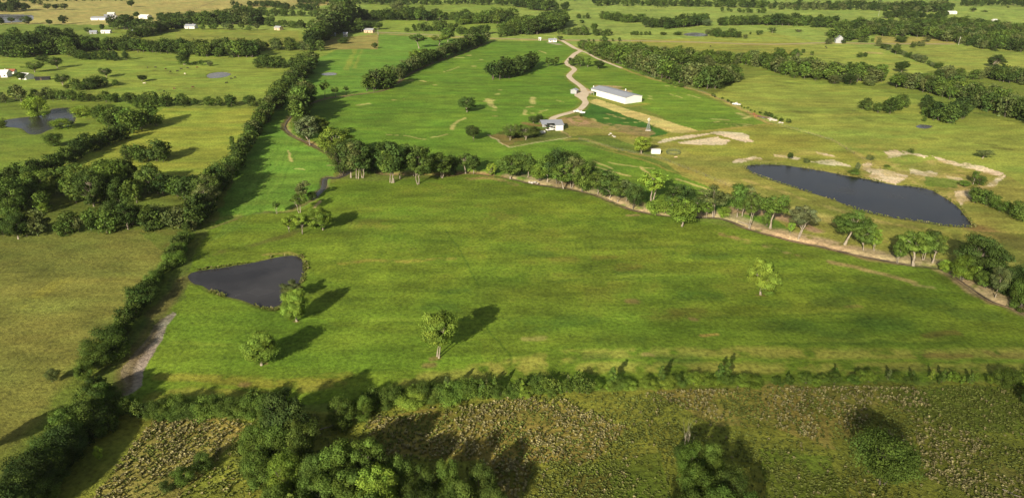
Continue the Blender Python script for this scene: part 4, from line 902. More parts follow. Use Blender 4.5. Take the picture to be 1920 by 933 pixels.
# big wood right of the driveway
WR = "trees of the wedge shaped wood"; WL = "dark tree in the wedge shaped wood right of the hay field"
band(WR, WL, [(1086,90,14),(1114,106,20),(1166,124,34),(1217,142,40),(1260,153,38)], 7.5, 16, ['bush','round'], ['mid','dark','olive','green'], rows=2)
band(WR, WL, [(1125,100,16),(1180,112,26),(1240,122,28),(1300,124,28)], 9, 40, ['bush','round'], ['mid','dark','olive','mid'], rows=3)
band(WR, WL, [(1270,155,36),(1310,168,40),(1330,170,40),(1360,160,34),(1385,155,22)], 7.5, 30, ['bush','round'], ['dark','mid','dark','olive'], rows=3)
T(1178,106,22,24,'round','mid',"tall rounded tree on the upper edge of the wedge shaped wood")
RR = "trees of the long right tree line"; RL = "green tree in the long tree line crossing the right pastures"
band(RR, RL, [(1300,122,22),(1350,122,24),(1400,124,26),(1440,132,28),(1478,145,34),(1536,152,36),(1600,157,34),(1660,156,28)], 8, 26, ['bush','round'], ['mid','green','dark','olive'], rows=3)
band(RR, RL, [(1672,166,28),(1705,168,28),(1760,182,36),(1800,192,40),(1840,206,40),(1890,222,40),(1940,236,44)], 7, 24, ['bush','round'], ['mid','dark','green','olive'], rows=3)
T(1460,118,30,24,'round','mid',"tree rising above the left part of the long right tree line"); T(1488,112,20,18,'round','mid',"second tree on the upper side of the long right tree line")
T(1506,100,8,8,'round','mid',"tiny round tree in the pasture above the long tree line"); T(1522,104,8,7,'round','mid',"tiny dark tree right of another tiny one above the tree line")
T(1564,157,18,24,'bush','olive',"rounded light bush in front of the long right tree line"); T(1592,158,20,26,'bush','deep',"rounded dark bush in front of the long right tree line"); T(1628,161,20,24,'bush','olive',"rounded bush standing off the right of the tree line")
T(1690,136,22,30,'round','dark',"dark rounded tree in the pasture beyond the long tree line")
band("trees of the small oval copse", "tree in the small oval copse in the right pasture", [(1610,206,18),(1640,212,24),(1668,214,28),(1694,206,28)], 7, 12, ['bush'], ['mid','dark','green'], rows=2)
band("trees of the round dark grove", "dark tree in the round grove beside the small right pond", [(1730,216,24),(1750,228,30),(1776,236,38),(1808,226,36)], 7, 26, ['bush','round'], ['dark','mid','deep'], rows=3)
T(1732,228,10,10,'bush','mid',"small bush left of the round dark grove"); T(1612,108,10,12,'bush','dark',"left of two joined bushes in the far right pasture"); T(1622,107,9,10,'bush','dark',"right of two joined bushes in the far right pasture")
band("bushes of the right fence row", "grey green bush in the fence row slanting across the right pastures", [(1646,86,8),(1668,96,10),(1690,104,10),(1720,114,12),(1758,130,12)], 8, 4, ['bush','shrub'], ['olive','dark','grey'], rows=1)
band(RR, RL, [(1760,150,22),(1785,152,26),(1802,150,24)], 8, 20, ['bush','round'], ['olive','dark','mid'], rows=2)
band(RR, RL, [(1824,152,18),(1860,152,26),(1890,158,32),(1920,162,34),(1960,168,34)], 8, 24, ['bush','round'], ['dark','mid','olive'], rows=2)
T(1862,126,23,30,'round','deep',"dome shaped dark tree alone in the far right pasture"); T(1679,102,20,12,'round','dark',"upright dark tree in the slanting fence row"); T(1658,92,10,18,'bush','dark',"round bush at the top of the slanting fence row")
T(1712,90,12,12,'bush','dark',"dark bush below the county road on the right"); T(1725,87,10,16,'bush','olive',"olive bush right of a darker one below the county road")
# far right woods
FR = "trees of the far right woods"; FL = "far dark tree in the broad woods at the upper right"
band(FR, FL, [(1440,49,22),(1500,50,22),(1560,54,22)], 11, 40, ['bush','round'], ['dark','deep','mid'], rows=3)
wood(FR, FL, [(1556,80),(1610,74),(1640,68),(1740,72),(1800,84),(1860,97),(1930,98),(2000,98),(2000,64),(1900,62),(1840,52),(1780,46),(1700,48),(1570,52)], 12.5, 9.5, ['bush','round'], ['dark','mid','olive','deep','mid'])
band(FR, FL, [(1440,18,10),(1500,20,12),(1600,20,14),(1660,22,14),(1720,24,18),(1780,24,20)], 13, 110, ['bush','round'], ['dark','deep','olive'], rows=5)
band(FR, FL, [(1660,36,12),(1680,34,14),(1760,40,16),(1770,32,16)], 12, 20, ['bush','round'], ['dark','deep'], rows=2)
band(FR, FL, [(1560,80,24),(1590,78,24),(1605,76,20)], 9, 20, ['bush','round'], ['dark','mid'], rows=2); T(1554,83,11,14,'bush','olive',"olive bush left of the grey barn by the county road"); T(1582,82,10,10,'bush','dark',"dark bush right of the grey barn by the county road")
band(FR, FL, [(1608,80,14),(1625,80,13),(1638,80,8)], 9, 8, ['bush'], ['dark','green'], rows=1); T(1646,84,14,10,'bush','olive',"brownish bush at the head of the slanting fence row"); T(1689,80,13,26,'bush','dark',"pyramid shaped dark bush above the county road"); T(1737,79,13,14,'bush','olive',"brownish bush beyond the county road on the right")
T(1448,62,11,16,'oak','dark',"dark oak in the bright far pasture"); T(1498,61,6,14,'oak','olive',"flat olive bush in the bright far pasture"); T(1549,68,8,8,'bush','olive',"tiny olive bush at the wood corner"); T(1824,23,9,14,'oak','dark',"dark oak on the far right field"); T(1846,23,4,14,'shrub','olive',"flat scrub on the far right field"); T(1890,16,4,5,'round','dark',"tiny tree on the far right skyline field")
# along the right property line and around the big pond
T(1481,300,15,13,'round','dark',"small dark tree on the far shore of the big pond"); T(1601,326,12,26,'shrub','mid',"green scrub on the far shore of the big pond"); T(1512,306,9,14,'shrub','olive',"brown scrub beside the far shore sand"); T(1608,318,14,10,'bush','grey',"twiggy grey bush beside the far shore sand")
T(1632,301,10,16,'shrub','olive',"olive scrub above the big pond sand"); T(1708,287,8,12,'shrub','mid',"low shrub at the left end of the sandy strip"); T(1662,313,5,16,'shrub','green',"flat green shrub between the sandy patches")
T(1842,297,16,36,'open','olive',"thorny wide tree alone on the right pasture"); T(1824,346,26,20,'open','mid',"open mesquite like tree left of the sandy corner"); T(1836,347,20,24,'bush','mid',"bushy mesquite like tree right of the open one"); T(1808,351,14,20,'bush','green',"low bushy tree left of the open mesquite like tree")
band("shrubs of the right edge hedge", "dark shrub in the hedge at the right edge beyond the pond", [(1828,380,26),(1850,388,28),(1880,398,28),(1910,412,30),(1950,426,30)], 3.5, 5, ['bush','shrub'], ['dark','mid','green'], rows=2)
band("shrubs of the property line", "low shrub along the property line fence", [(1335,181,6),(1352,186,6),(1380,198,5),(1418,213,5),(1436,218,9),(1470,230,7),(1488,234,7)], 6, 3, ['shrub'], ['dark','mid'], rows=1)
band("bushes of the hay field edge", "low bush on the right edge of the hay field below the wood", [(1183,128,8),(1222,146,8),(1260,160,10),(1290,168,8)], 8, 3, ['shrub'], ['mid','green'], rows=1)
T(1089,219,7,9,'shrub','dark',"dark shrub behind the white pickup by the yard")
# top of the picture: far band of woods
band(FM, ML, [(556,8,12),(640,9,12),(720,10,12),(800,11,12),(880,10,10),(960,12,14),(1010,22,22),(1056,22,16)], 15, 60, ['bush','round'], ['dark','mid','deep'], rows=3)
band(FM, ML, [(1117,13,12),(1170,12,12),(1210,13,12),(1260,13,14),(1330,14,14),(1400,16,14),(1440,16,14)], 14, 60, ['bush','round'], ['dark','mid','deep'], rows=3)
band(FR, FL, [(1800,13,12),(1860,13,12),(1920,14,14),(1990,14,14)], 14, 120, ['bush','round'], ['dark','deep'], rows=4)
band(FG, FA, [(-60,3,8),(60,4,8),(180,3,8),(280,2,6)], 16, 60, ['bush'], ['dark'], rows=2)
band(FM, ML, [(560,3,8),(800,3,10),(1060,4,10),(1300,3,8),(1500,3,8),(1700,2,8),(2000,2,8)], 20, 240, ['bush','round'], ['dark','deep'], rows=5)
band(FM, ML, [(1390,25,9),(1420,26,10),(1440,26,10)], 12, 14, ['bush'], ['dark','mid'], rows=1); band(FM, ML, [(1350,22,8),(1395,24,8)], 12, 14, ['bush'], ['dark'], rows=1)
# beyond the frame: woods and fields go on
for k in range(300):
    a = RNG.uniform(-48, 48) * math.pi / 180; r = RNG.uniform(1650, 4200); 
    if fbm(np.array([r * math.sin(a) / 260]), np.array([r * math.cos(a) / 120]), 5)[0] > 0.47: put(r * math.sin(a), r * math.cos(a), RNG.uniform(9, 14), RNG.uniform(11, 18), 'bush', 'dark', ML, FM)

def plant_all():
    # size in the picture decides who stands alone and who joins the far woods
    for s in SPEC:
        d = s['y'] * CP + CAM_H * SP; s['px'] = s['H'] * s['W'] / d ** 2 if d > 30 else 0
        s['cat'] = 'shrub' if s['kind'] in ('shrub', 'cedar') or s['H'] < 3.4 else 'tree'
        u, v = project(s['x'], s['y']); s['in'] = -60 < u < 1980 and -5 < v < 1010
    alone = []
    for cat, lim in (('tree', 292), ('shrub', 285)):
        L = [s for s in SPEC if s['cat'] == cat]; L.sort(key=lambda s: -(s['px'] + (1e3 if s['single'] and s['px'] > 1e-5 else 0)) + (1e6 if not s['in'] else 0)); alone += L[:lim]
    ids = set(id(s) for s in alone); rest = [s for s in SPEC if id(s) not in ids]
    used = {}; NAMES = {'tall': 'creek_tree', 'round': 'tree', 'oak': 'oak_tree', 'bush': 'bushy_tree', 'open': 'open_crowned_tree', 'bare': 'dying_tree', 'shrub': 'shrub', 'cedar': 'cedar_sapling'}
    for s in alone:
        d = s['y'] * CP + CAM_H * SP; level = 0 if d < 250 else 1
        var = int(RNG.integers(NVAR[s['kind']])); pr = proto(s['kind'], var, level)
        z = float(ground_z(np.array([s['x']]), np.array([s['y']]))[0]); z = max(z, -1.2)
        W0 = 2 * SHAPE[s['kind']]['rw']; kw = s['W'] / W0; sc = (kw, kw * RNG.uniform(0.92, 1.08), s['H'])
        base = np.array(TONE[s['tone']]) * RNG.uniform(0.84, 1.18) * (1 + RNG.normal(0, 0.03, 3)); colr = (*np.clip(base, 0.005, 1), 1)
        rz = RNG.uniform(0, 6.28); loc = (s['x'], s['y'], z)
        if len(pr) == 1:
            o = bpy.data.objects.new(NAMES[s['kind']], pr[0]); COL.objects.link(o); o.location = loc; o.scale = sc; o.rotation_euler = (0, 0, rz); o.color = colr
            tag(o, s['label'], s['cat'], s['group'])
        else:
            root = empty(NAMES[s['kind']] if s['cat'] == 'tree' else 'bush', loc, rz, label=s['label'], cat=s['cat'], group=s['group']); root.scale = sc
            for nm, me in (("trunk", pr[0]), ("crown", pr[1])):
                c = bpy.data.objects.new(nm, me); COL.objects.link(c); c.parent = root; c.color = colr
    # the far woods, one mass
    Vs, Qs, leafs, tints, mis = [], [], [], [], []; n0 = 0
    for s in rest:
        k = s['kind']; TV, TF, LV, LQ, col = proto(k, int(RNG.integers(NVAR[k])), 2)
        kw = s['W'] / (2 * SHAPE[k]['rw']); a = RNG.uniform(0, 6.28); c, sn = math.cos(a), math.sin(a)
        V = np.concatenate([LV, np.array(TV)]); V = np.stack([(V[:, 0] * c - V[:, 1] * sn) * kw + s['x'], (V[:, 0] * sn + V[:, 1] * c) * kw + s['y'], V[:, 2] * s['H']], 1)
        Vs.append(V); Qs.append(np.concatenate([LQ, np.array(TF) + len(LV)]) + n0); n0 += len(V)
        f = np.ones((len(LQ) + len(TF), 4)); f[: len(LQ)] = col; leafs.append(f); mis.append(np.r_[np.zeros(len(LQ)), np.ones(len(TF))])
        t = np.array(TONE[s['tone']]) * RNG.uniform(0.84, 1.18) * (1 + RNG.normal(0, 0.03, 3)); tints.append(np.tile([*t, 1], (len(f), 1)))
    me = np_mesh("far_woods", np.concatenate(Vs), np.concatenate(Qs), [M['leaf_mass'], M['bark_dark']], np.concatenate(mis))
    for nm, dat in (("leaf", leafs), ("tint", tints)):
        at = me.attributes.new(nm, 'FLOAT_COLOR', 'FACE'); at.data.foreach_set('color', np.concatenate(dat).astype(np.float32).ravel())
    o = bpy.data.objects.new("far_woods", me); COL.objects.link(o); tag(o, label="distant woods and tree lines running to the top of the picture", kind='stuff')
    print("TREES", len(SPEC), "alone", len(alone), "mass", len(rest), "mass quads", sum(len(q) for q in Qs), "cutoff", [min(s['px'] for s in alone if s['cat'] == c) for c in ('tree', 'shrub')])
plant_all()
# ------------------------------------------------------------------ buildings
def gable(name, label, px, py, w, d, h, rise, rz, wall, roof, door=True, cat='house', wins=2, chimney=False, group=None):
    """gabled building: ridge along local x, base centre at the photo point"""
    p = G(px, py); o = empty(name, (p[0], p[1], 0), rz, label=label, cat=cat, group=group)
    m = MB(); m.prism([(-d / 2, 0), (d / 2, 0), (d / 2, h), (0, h + rise), (-d / 2, h)], -w / 2, w / 2); m.build("wall", M[wall], o)
    r = MB(); e = 0.45
    for s in (-1, 1):
        a = (s * (d / 2 + e), h - rise * e / (d / 2) + 0.02); b = (0, h + rise + 0.02)
        r.prism([a, b, (b[0], b[1] + 0.14), (a[0], a[1] + 0.14)], -w / 2 - e, w / 2 + e)
    r.build("roof", M[roof], o)
    if door:
        q = MB().box(-w * 0.1 - 0.55, -w * 0.1 + 0.55, -d / 2 - 0.06, -d / 2 - 0.003, 0.02, 2.1).build("door", M['brown'], o)
        MB().box(-w * 0.1 + 0.34, -w * 0.1 + 0.42, -d / 2 - 0.12, -d / 2 - 0.062, 1.0, 1.1).build("handle", M['grey'], q)
    for i in range(wins):
        x = (-0.32 if i == 0 else 0.28) * w
        f = MB(); f.box(x - 0.75, x + 0.75, -d / 2 - 0.05, -d / 2 - 0.003, 1.0, 1.1).box(x - 0.75, x + 0.75, -d / 2 - 0.05, -d / 2 - 0.003, 2.1, 2.2)
        f.box(x - 0.75, x - 0.65, -d / 2 - 0.05, -d / 2 - 0.003, 1.1, 2.1).box(x + 0.65, x + 0.75, -d / 2 - 0.05, -d / 2 - 0.003, 1.1, 2.1)
        q = f.build("window", M['white'], o); MB().box(x - 0.65, x + 0.65, -d / 2 - 0.025, -d / 2 - 0.004, 1.1, 2.1).build("pane", M['glass'], q)
    if chimney: MB().box(w * 0.22, w * 0.22 + 0.7, -0.35, 0.35, h + rise * 0.5, h + rise + 0.9).build("chimney", M['concrete'], o)
    return o
def barn():
    C, R, L = G(1172, 195.2), G(1202, 190.8), G(1121, 179.5)
    xd = R - C; W = float(np.linalg.norm(xd)); xd = xd / W; yd = L - C; yd = yd / np.linalg.norm(yd)
    bis = xd + yd; bis /= np.linalg.norm(bis); ang = math.atan2(bis[1], bis[0]) - math.pi / 4        # square corner that fits both walls best
    Ln = float(np.linalg.norm(L - C)); E = 7.0; h = 4.2; rise = 1.3
    o = empty("metal_barn", (C[0], C[1], 0), ang, label="long white metal barn with a grey roof beside the driveway", cat="barn")
    m = MB(); prof = lambda y0, y1: [m.add([(0, y, 0), (W, y, 0), (W, y, h), (W / 2, y, h + rise), (0, y, h)], [(4, 3, 2, 1, 0)]) for y in (y0, y1)]
    # end walls and long walls, 0.15 thick
    def slab_end(y0, y1):
        P = [(0, h), (W / 2, h + rise), (W, h)]
        V = [(0, y0, 0), (W, y0, 0), (W, y0, h), (W / 2, y0, h + rise), (0, y0, h)]; V += [(v[0], y1, v[2]) for v in V]
        m.add(V, [(0, 1, 2, 3, 4), (9, 8, 7, 6, 5)] + [(i, i + 5, (i + 1) % 5 + 5, (i + 1) % 5) for i in range(5)])
    slab_end(0, 0.15); slab_end(Ln - 0.15, Ln)
    m.box(0, 0.15, 0.15, Ln - 0.15, 0, h); m.box(W - 0.15, W, 0.15, Ln + E, 0, h)
    m.build("wall", M['white_metal'], o)
    r = MB(); e = 0.35
    for s in (0, 1):
        xa = -e if s == 0 else W + e; za = h - rise * e / (W / 2) + 0.03
        V = [(xa, -e, za), (W / 2, -e, h + rise + 0.03), (W / 2, Ln + E, h + rise + 0.03), (xa, Ln + E, za)]; V += [(v[0], v[1], v[2] + 0.12) for v in V]
        r.add(V, [(0, 1, 2, 3), (7, 6, 5, 4)] + [(i, i + 4, (i + 1) % 4 + 4, (i + 1) % 4) for i in range(4)])
    r.build("roof", M['grey_roof'], o)
    for y in (Ln + E - 0.3, Ln + E * 0.5): MB().box(0.05, 0.3, y - 0.12, y + 0.12, 0, h - 0.02).build("post", M['grey'], o)
    MB().box(0.32, 0.44, Ln + 0.02, Ln + E, h - 1.6, h - 0.1).build("fascia_panel", M['white'], o)
    d = MB().box(W * 0.3, W * 0.7, Ln + 0.003, Ln + 0.1, 0.03, 3.4).build("sliding_door", M['grey'], o)
    d2 = MB().box(W * 0.62, W * 0.72, -0.05, -0.003, 0.03, 2.1).build("door", M['white'], o)
    MB().box(W * 0.695, W * 0.705, -0.1, -0.052, 1.0, 1.12).build("handle", M['grey'], d2)
    g = MB().box(-0.08, -0.002, 0, Ln, h - 0.2, h - 0.06).build("gutter", M['white'], o)
    return C, ang, W, Ln
BC, BANG, BW, BL = barn()
def pole_barn():
    # roof is a shed slope, open to the front, machinery stored under it
    C = G(1021, 245.5); rz = math.radians(6); w, d = 11.0, 9.0
    o = empty("pole_barn", (C[0], C[1], 0), rz, label="open fronted pole barn with a pale grey roof sheltering machinery", cat="barn")
    r = MB(); V = [(-1.5, -0.6, 3.2), (w + 0.5, -0.6, 3.2), (w + 0.5, d, 4.3), (-1.5, d, 4.3)]; V += [(v[0], v[1], v[2] + 0.13) for v in V]
    # a notch in the front of the roof shows the bay inside
    r = MB(); nx0, nx1, ny = 1.6, 6.2, 3.4
    def panel(x0, x1, y0, y1):
        z = lambda y: 3.2 + 1.1 * (y + 0.6) / (d + 0.6)
        V = [(x0, y0, z(y0)), (x1, y0, z(y0)), (x1, y1, z(y1)), (x0, y1, z(y1))]; V += [(v[0], v[1], v[2] + 0.13) for v in V]
        r.add(V, [(3, 2, 1, 0), (4, 5, 6, 7)] + [(i, (i + 1) % 4, (i + 1) % 4 + 4, i + 4) for i in range(4)])
    panel(-1.5, nx0, 1.2, d); panel(nx0, nx1, ny, d); panel(nx1, w + 0.5, -0.6, d)
    r.build("roof", M['grey_roof'], o)
    MB().box(0, w, d - 0.15, d - 0.003, 0, 4.0).build("back_wall", M['grey'], o)
    MB().box(w - 0.12, w, 0, d - 0.16, 0, 3.1).build("side_wall", M['white_metal'], o)
    MB().box(6.4, w - 0.13, -0.1, 0, 0, 3.1).build("front_wall", M['white_metal'], o)
    for x in (0.1, 1.6, 6.2): MB().bar((x, 1.3 if x < 1.7 else 0.0, 0), (x, 1.3 if x < 1.7 else 0.0, 3.18), 0.11).build("post", M['brown'], o)
    return C, rz
PC, PRZ = pole_barn()
def local(C, rz, x, y): return (C[0] + x * math.cos(rz) - y * math.sin(rz), C[1] + x * math.sin(rz) + y * math.cos(rz), 0)
def wheel(parent, x, y, r, wdt, rim='grey'):
    t = MB(); t.bar((x, y - wdt / 2, r), (x, y + wdt / 2, r), r, n=18); t = t.build("wheel", M['black'], parent)
    MB().bar((x, y - wdt / 2 - 0.02, r), (x, y + wdt / 2 + 0.02, r), r * 0.55, n=12).build("rim", M[rim], t)
def pickup(name, label, loc, rz, body='white', flatbed=False, cat='pickup truck'):
    o = empty(name, loc, rz, label=label, cat=cat)
    b = MB(); prof = [(-2.7, 0.45), (2.75, 0.45), (2.8, 0.85), (2.65, 1.08), (1.35, 1.14), (-0.45, 1.14), (-2.7, 1.1)]
    V = [(x, -0.95, z) for x, z in prof] + [(x, 0.95, z) for x, z in prof]; n = len(prof)
    b.add(V, [tuple(range(n)), tuple(range(2 * n - 1, n - 1, -1))] + [(i, i + n, (i + 1) % n + n, (i + 1) % n) for i in range(n)]); b.build("body", M[body], o)
    c = MB(); V = [(1.3, -0.88, 1.14), (1.3, 0.88, 1.14), (-0.5, 0.88, 1.14), (-0.5, -0.88, 1.14), (0.6, -0.74, 1.78), (0.6, 0.74, 1.78), (-0.4, 0.74, 1.78), (-0.4, -0.74, 1.78)]
    c.add(V, [(4, 5, 6, 7), (0, 1, 5, 4), (1, 2, 6, 5), (2, 3, 7, 6), (3, 0, 4, 7)]); c = c.build("cab", M[body], o)
    MB().box(-0.3, 0.5, -0.83, -0.815, 1.25, 1.65).build("side_window", M['glass'], c); MB().box(-0.3, 0.5, 0.815, 0.83, 1.25, 1.65).build("side_window", M['glass'], c)
    MB().add([(1.24, -0.76, 1.2), (1.24, 0.76, 1.2), (0.68, 0.68, 1.74), (0.68, -0.68, 1.74)], [(0, 1, 2, 3)]).build("windscreen", M['glass'], c)
    MB().box(-2.6, -0.6, -0.8, 0.8, 1.12, 1.16).build("bed", M['dark'], o)
    for x in (-1.75, 1.75):
        for y in (-0.9, 0.9): wheel(o, x, y, 0.4, 0.26)
    for y in (-0.7, 0.7): MB().box(2.76, 2.82, y - 0.16, y + 0.16, 0.72, 0.9).build("headlight", M['glass'], o)
    return o
def tractor(label, loc, rz, paint):
    o = empty("tractor", loc, rz, label=label, cat="tractor")
    MB().box(0.3, 2.2, -0.35, 0.35, 0.75, 1.45).build("bonnet", M[paint], o); MB().box(-0.9, 0.35, -0.3, 0.3, 0.6, 1.0).build("chassis", M['dark'], o)
    c = MB().box(-0.8, 0.3, -0.6, 0.6, 1.0, 2.3); c = c.build("cab", M['glass'], o); MB().box(-0.9, 0.4, -0.7, 0.7, 2.3, 2.42).build("roof", M['white'], c)
    for y in (-0.75, 0.75): wheel(o, -0.6, y, 0.8, 0.4, 'rust'); wheel(o, 1.8, y * 0.8, 0.45, 0.25, 'rust')
    MB().bar((1.3, 0, 1.45), (1.3, 0, 2.2), 0.05).build("exhaust_pipe", M['grey'], o)
    return o
tractor("green tractor parked under the open pole barn", local(PC, PRZ, 4.2, 3.2), PRZ + 1.9, 'green_paint')
def trailer(label, loc, rz, L=4.5, load=None, deck='brown'):
    o = empty("flatbed_trailer", loc, rz, label=label, cat="trailer")
    MB().box(-L / 2, L / 2, -1.0, 1.0, 0.6, 0.75).build("deck", M[deck], o); MB().bar((L / 2, 0, 0.62), (L / 2 + 1.3, 0, 0.5), 0.06).build("drawbar", M['grey'], o)
    for x in (-0.5, 0.45):
        for y in (-1.1, 1.1): wheel(o, x, y, 0.36, 0.2)
    for y in (-0.96, 0.96): MB().box(-L / 2, L / 2, y - 0.03, y + 0.03, 0.752, 1.0).build("side_rail", M[deck], o)
    return o
pickup("pickup_truck", "white pickup truck parked inside the open pole barn", local(PC, PRZ, 3.6, 0.6), PRZ + 0.35)
for i, (x, y) in enumerate(((1012, 249.2), (1016.5, 249.6), (1020.5, 249.4))):
    p = G(x, y); o = empty("water_tank", (p[0], p[1], 0), 0.4 * i, label=("left", "middle", "right")[i] + " of three small white tanks on the grass before the pole barn", cat="tank", group=None)
    b = MB(); b.bar((0, 0, 0), (0, 0, 1.15), 0.72, 0.72, 16).bar((0, 0, 1.15), (0, 0, 1.35), 0.72, 0.3, 16); b.build("drum", M['white'], o); MB().bar((0, 0, 1.35), (0, 0, 1.45), 0.22, n=12).build("lid", M['grey'], o)
p = G(1083, 210.5); pickup("pickup_truck", "white pickup truck standing on the dirt beside the driveway bend", (p[0], p[1], 0), math.radians(185))
p = G(1089.5, 213); trailer("small pale trailer hitched behind the white pickup on the driveway bend", (p[0] + 0.8, p[1], 0), math.radians(160), 3.4, deck='white')
# the little grey building at the fork of the drive
gable("storage_shed", "small grey gabled shed standing in the grass west of the driveway fork", 1077, 175.2, 3.6, 4.6, 2.6, 0.9, math.radians(62), 'grey', 'grey_roof', cat='shed', wins=0)
# clutter on the far side of the long barn
for i, (x, y, s) in enumerate(((1113, 165.5, 0.6), (1124, 164.5, 0.55), (1173, 171.3, 0.6))):
    p = G(x, y); o = empty("feed_bin", (p[0], p[1], 0), 0.5 * i, label=("white feed bin at the far left end of the long barn", "dull feed bin against the back of the long barn", "pale feed bin on the bare ground behind the long barn")[i], cat="feed bin")
    b = MB(); b.bar((0, 0, 0.8), (0, 0, 2.6 * s), 0.8 * s, 0.8 * s, 14).bar((0, 0, 2.6 * s), (0, 0, 3.2 * s), 0.8 * s, 0.15, 14).bar((0, 0, 0.3), (0, 0, 0.8), 0.25, 0.8 * s, 14); b.build("hopper", M['white' if i != 1 else 'grey'], o)
    for a in range(4): MB().bar((0.7 * s * math.cos(a * 1.57), 0.7 * s * math.sin(a * 1.57), 0), (0.7 * s * math.cos(a * 1.57), 0.7 * s * math.sin(a * 1.57), 1.2), 0.06).build("leg", M['grey'], o)
# windmill
def windmill():
    p = G(1215.5, 244.5); o = empty("windmill", (p[0], p[1], 0), math.radians(-20), label="white farm windmill on a lattice tower beside the tan mown strip", cat="windmill"); H = 6.2
    MB().box(-1.5, 1.5, -1.5, 1.5, 0, 0.25).build("base_slab", M['concrete'], o)
    for sx in (-1, 1):
        for sy in (-1, 1): MB().bar((sx * 1.15, sy * 1.15, 0.25), (sx * 0.12, sy * 0.12, H), 0.055, 0.045).build("leg", M['grey'], o)
    br = MB()
    for k in range(5):
        z0, z1 = 0.3 + k * 1.4, 0.3 + (k + 1) * 1.4; a, b = 1.15 - 1.03 * z0 / H, 1.15 - 1.03 * z1 / H
        for (x0, y0), (x1, y1) in (((-1, -1), (1, -1)), ((1, -1), (1, 1)), ((1, 1), (-1, 1)), ((-1, 1), (-1, -1))):
            br.bar((x0 * a, y0 * a, z0), (x1 * b, y1 * b, z1), 0.035, n=4).bar((x1 * a, y1 * a, z0), (x0 * b, y0 * b, z1), 0.035, n=4).bar((x0 * b, y0 * b, z1), (x1 * b, y1 * b, z1), 0.04, n=4)
    br.build("brace", M['grey'], o)
    w = MB(); n = 18
    for k in range(n):
        a = 2 * math.pi * k / n; c, s = math.cos(a), math.sin(a); t = 0.16
        V = [(0.5 * c - t * 0.5 * s, -0.75, 0.5 * s + t * 0.5 * c), (0.5 * c + t * 0.5 * s, -0.65, 0.5 * s - t * 0.5 * c), (0.8 * c + t * 0.7 * s, -0.6, 0.8 * s - t * 0.7 * c), (0.8 * c - t * 0.7 * s, -0.8, 0.8 * s + t * 0.7 * c)]
        V = [(v[0], v[1], v[2] + H + 0.3) for v in V]; V += [(v[0], v[1] - 0.02, v[2]) for v in V]
        w.add(V, [(0, 1, 2, 3), (7, 6, 5, 4)] + [(i, i + 4, (i + 1) % 4 + 4, (i + 1) % 4) for i in range(4)])
    w.bar((0, -0.85, H + 0.3), (0, -0.5, H + 0.3), 0.14, n=10)
    w.build("wheel", M['white'], o)
    MB().bar((0, -0.5, H + 0.3), (0, 0.7, H + 0.3), 0.13, n=8).build("gearbox", M['grey'], o)
    MB().bar((0, 0.7, H + 0.3), (0, 1.6, H + 0.3), 0.04).add([(0.02, 1.4, H - 0.1), (0.02, 2.5, H - 0.25), (0.02, 2.5, H + 0.9), (0.02, 1.4, H + 0.65), (-0.02, 1.4, H - 0.1), (-0.02, 2.5, H - 0.25), (-0.02, 2.5, H + 0.9), (-0.02, 1.4, H + 0.65)],
        [(0, 1, 2, 3), (7, 6, 5, 4), (0, 4, 5, 1), (1, 5, 6, 2), (2, 6, 7, 3), (3, 7, 4, 0)]).build("tail_vane", M['white'], o)
windmill()
# white cargo box and round pen below the yellow tree
p = G(1229, 288); o = empty("cargo_box", (p[0], p[1], 0), math.radians(-3), label="white cargo box standing on the grass beside the yellow leaning tree", cat="storage box")
MB().box(-2.3, 2.3, -1.2, 1.2, 0.2, 2.3).build("box_body", M['white'], o); MB().box(-2.38, 2.38, -1.28, 1.28, 2.303, 2.4).build("roof", M['white'], o)
for y in (-0.6, 0.6): MB().box(2.303, 2.36, y - 0.55, y + 0.55, 0.3, 2.2).build("door", M['white'], o)
for x in (-1.9, 1.9): MB().box(x - 0.15, x + 0.15, -1.1, 1.1, 0, 0.198).build("skid", M['brown'], o)
p = G(1262, 287.5); o = empty("round_pen", (p[0], p[1], 0), 0, label="round pen of dull green cattle panels right of the white cargo box", cat="cattle pen"); R0 = 3.6
for k in range(12):
    a0, a1 = 2 * math.pi * k / 12, 2 * math.pi * (k + 1) / 12; m = MB()
    A, B = (R0 * math.cos(a0), R0 * math.sin(a0)), (R0 * math.cos(a1), R0 * math.sin(a1))
    for z in (0.25, 0.55, 0.85, 1.15, 1.45): m.bar((*A, z), (*B, z), 0.045, n=5)
    m.bar((*A, 0), (*A, 1.6), 0.06, n=6); m.build("panel", worn("dull green panel", (0.10, 0.14, 0.09), 0.6) if k == 0 else bpy.data.materials["dull green panel"], o)
p = G(1267, 295.5); o = empty("feed_trough", (p[0], p[1], 0), 0.4, label="small tan trough on the grass below the round pen", cat="trough")
MB().add([(-0.9, -0.4, 0.5), (0.9, -0.4, 0.5), (0.9, 0.4, 0.5), (-0.9, 0.4, 0.5), (-0.75, -0.28, 0.15), (0.75, -0.28, 0.15), (0.75, 0.28, 0.15), (-0.75, 0.28, 0.15)], [(0, 1, 5, 4), (1, 2, 6, 5), (2, 3, 7, 6), (3, 0, 4, 7), (4, 5, 6, 7)]).build("basin", M['tan_wall'], o)
for x in (-0.6, 0.6): MB().box(x - 0.05, x + 0.05, -0.3, 0.3, 0, 0.15).build("leg", M['brown'], o)
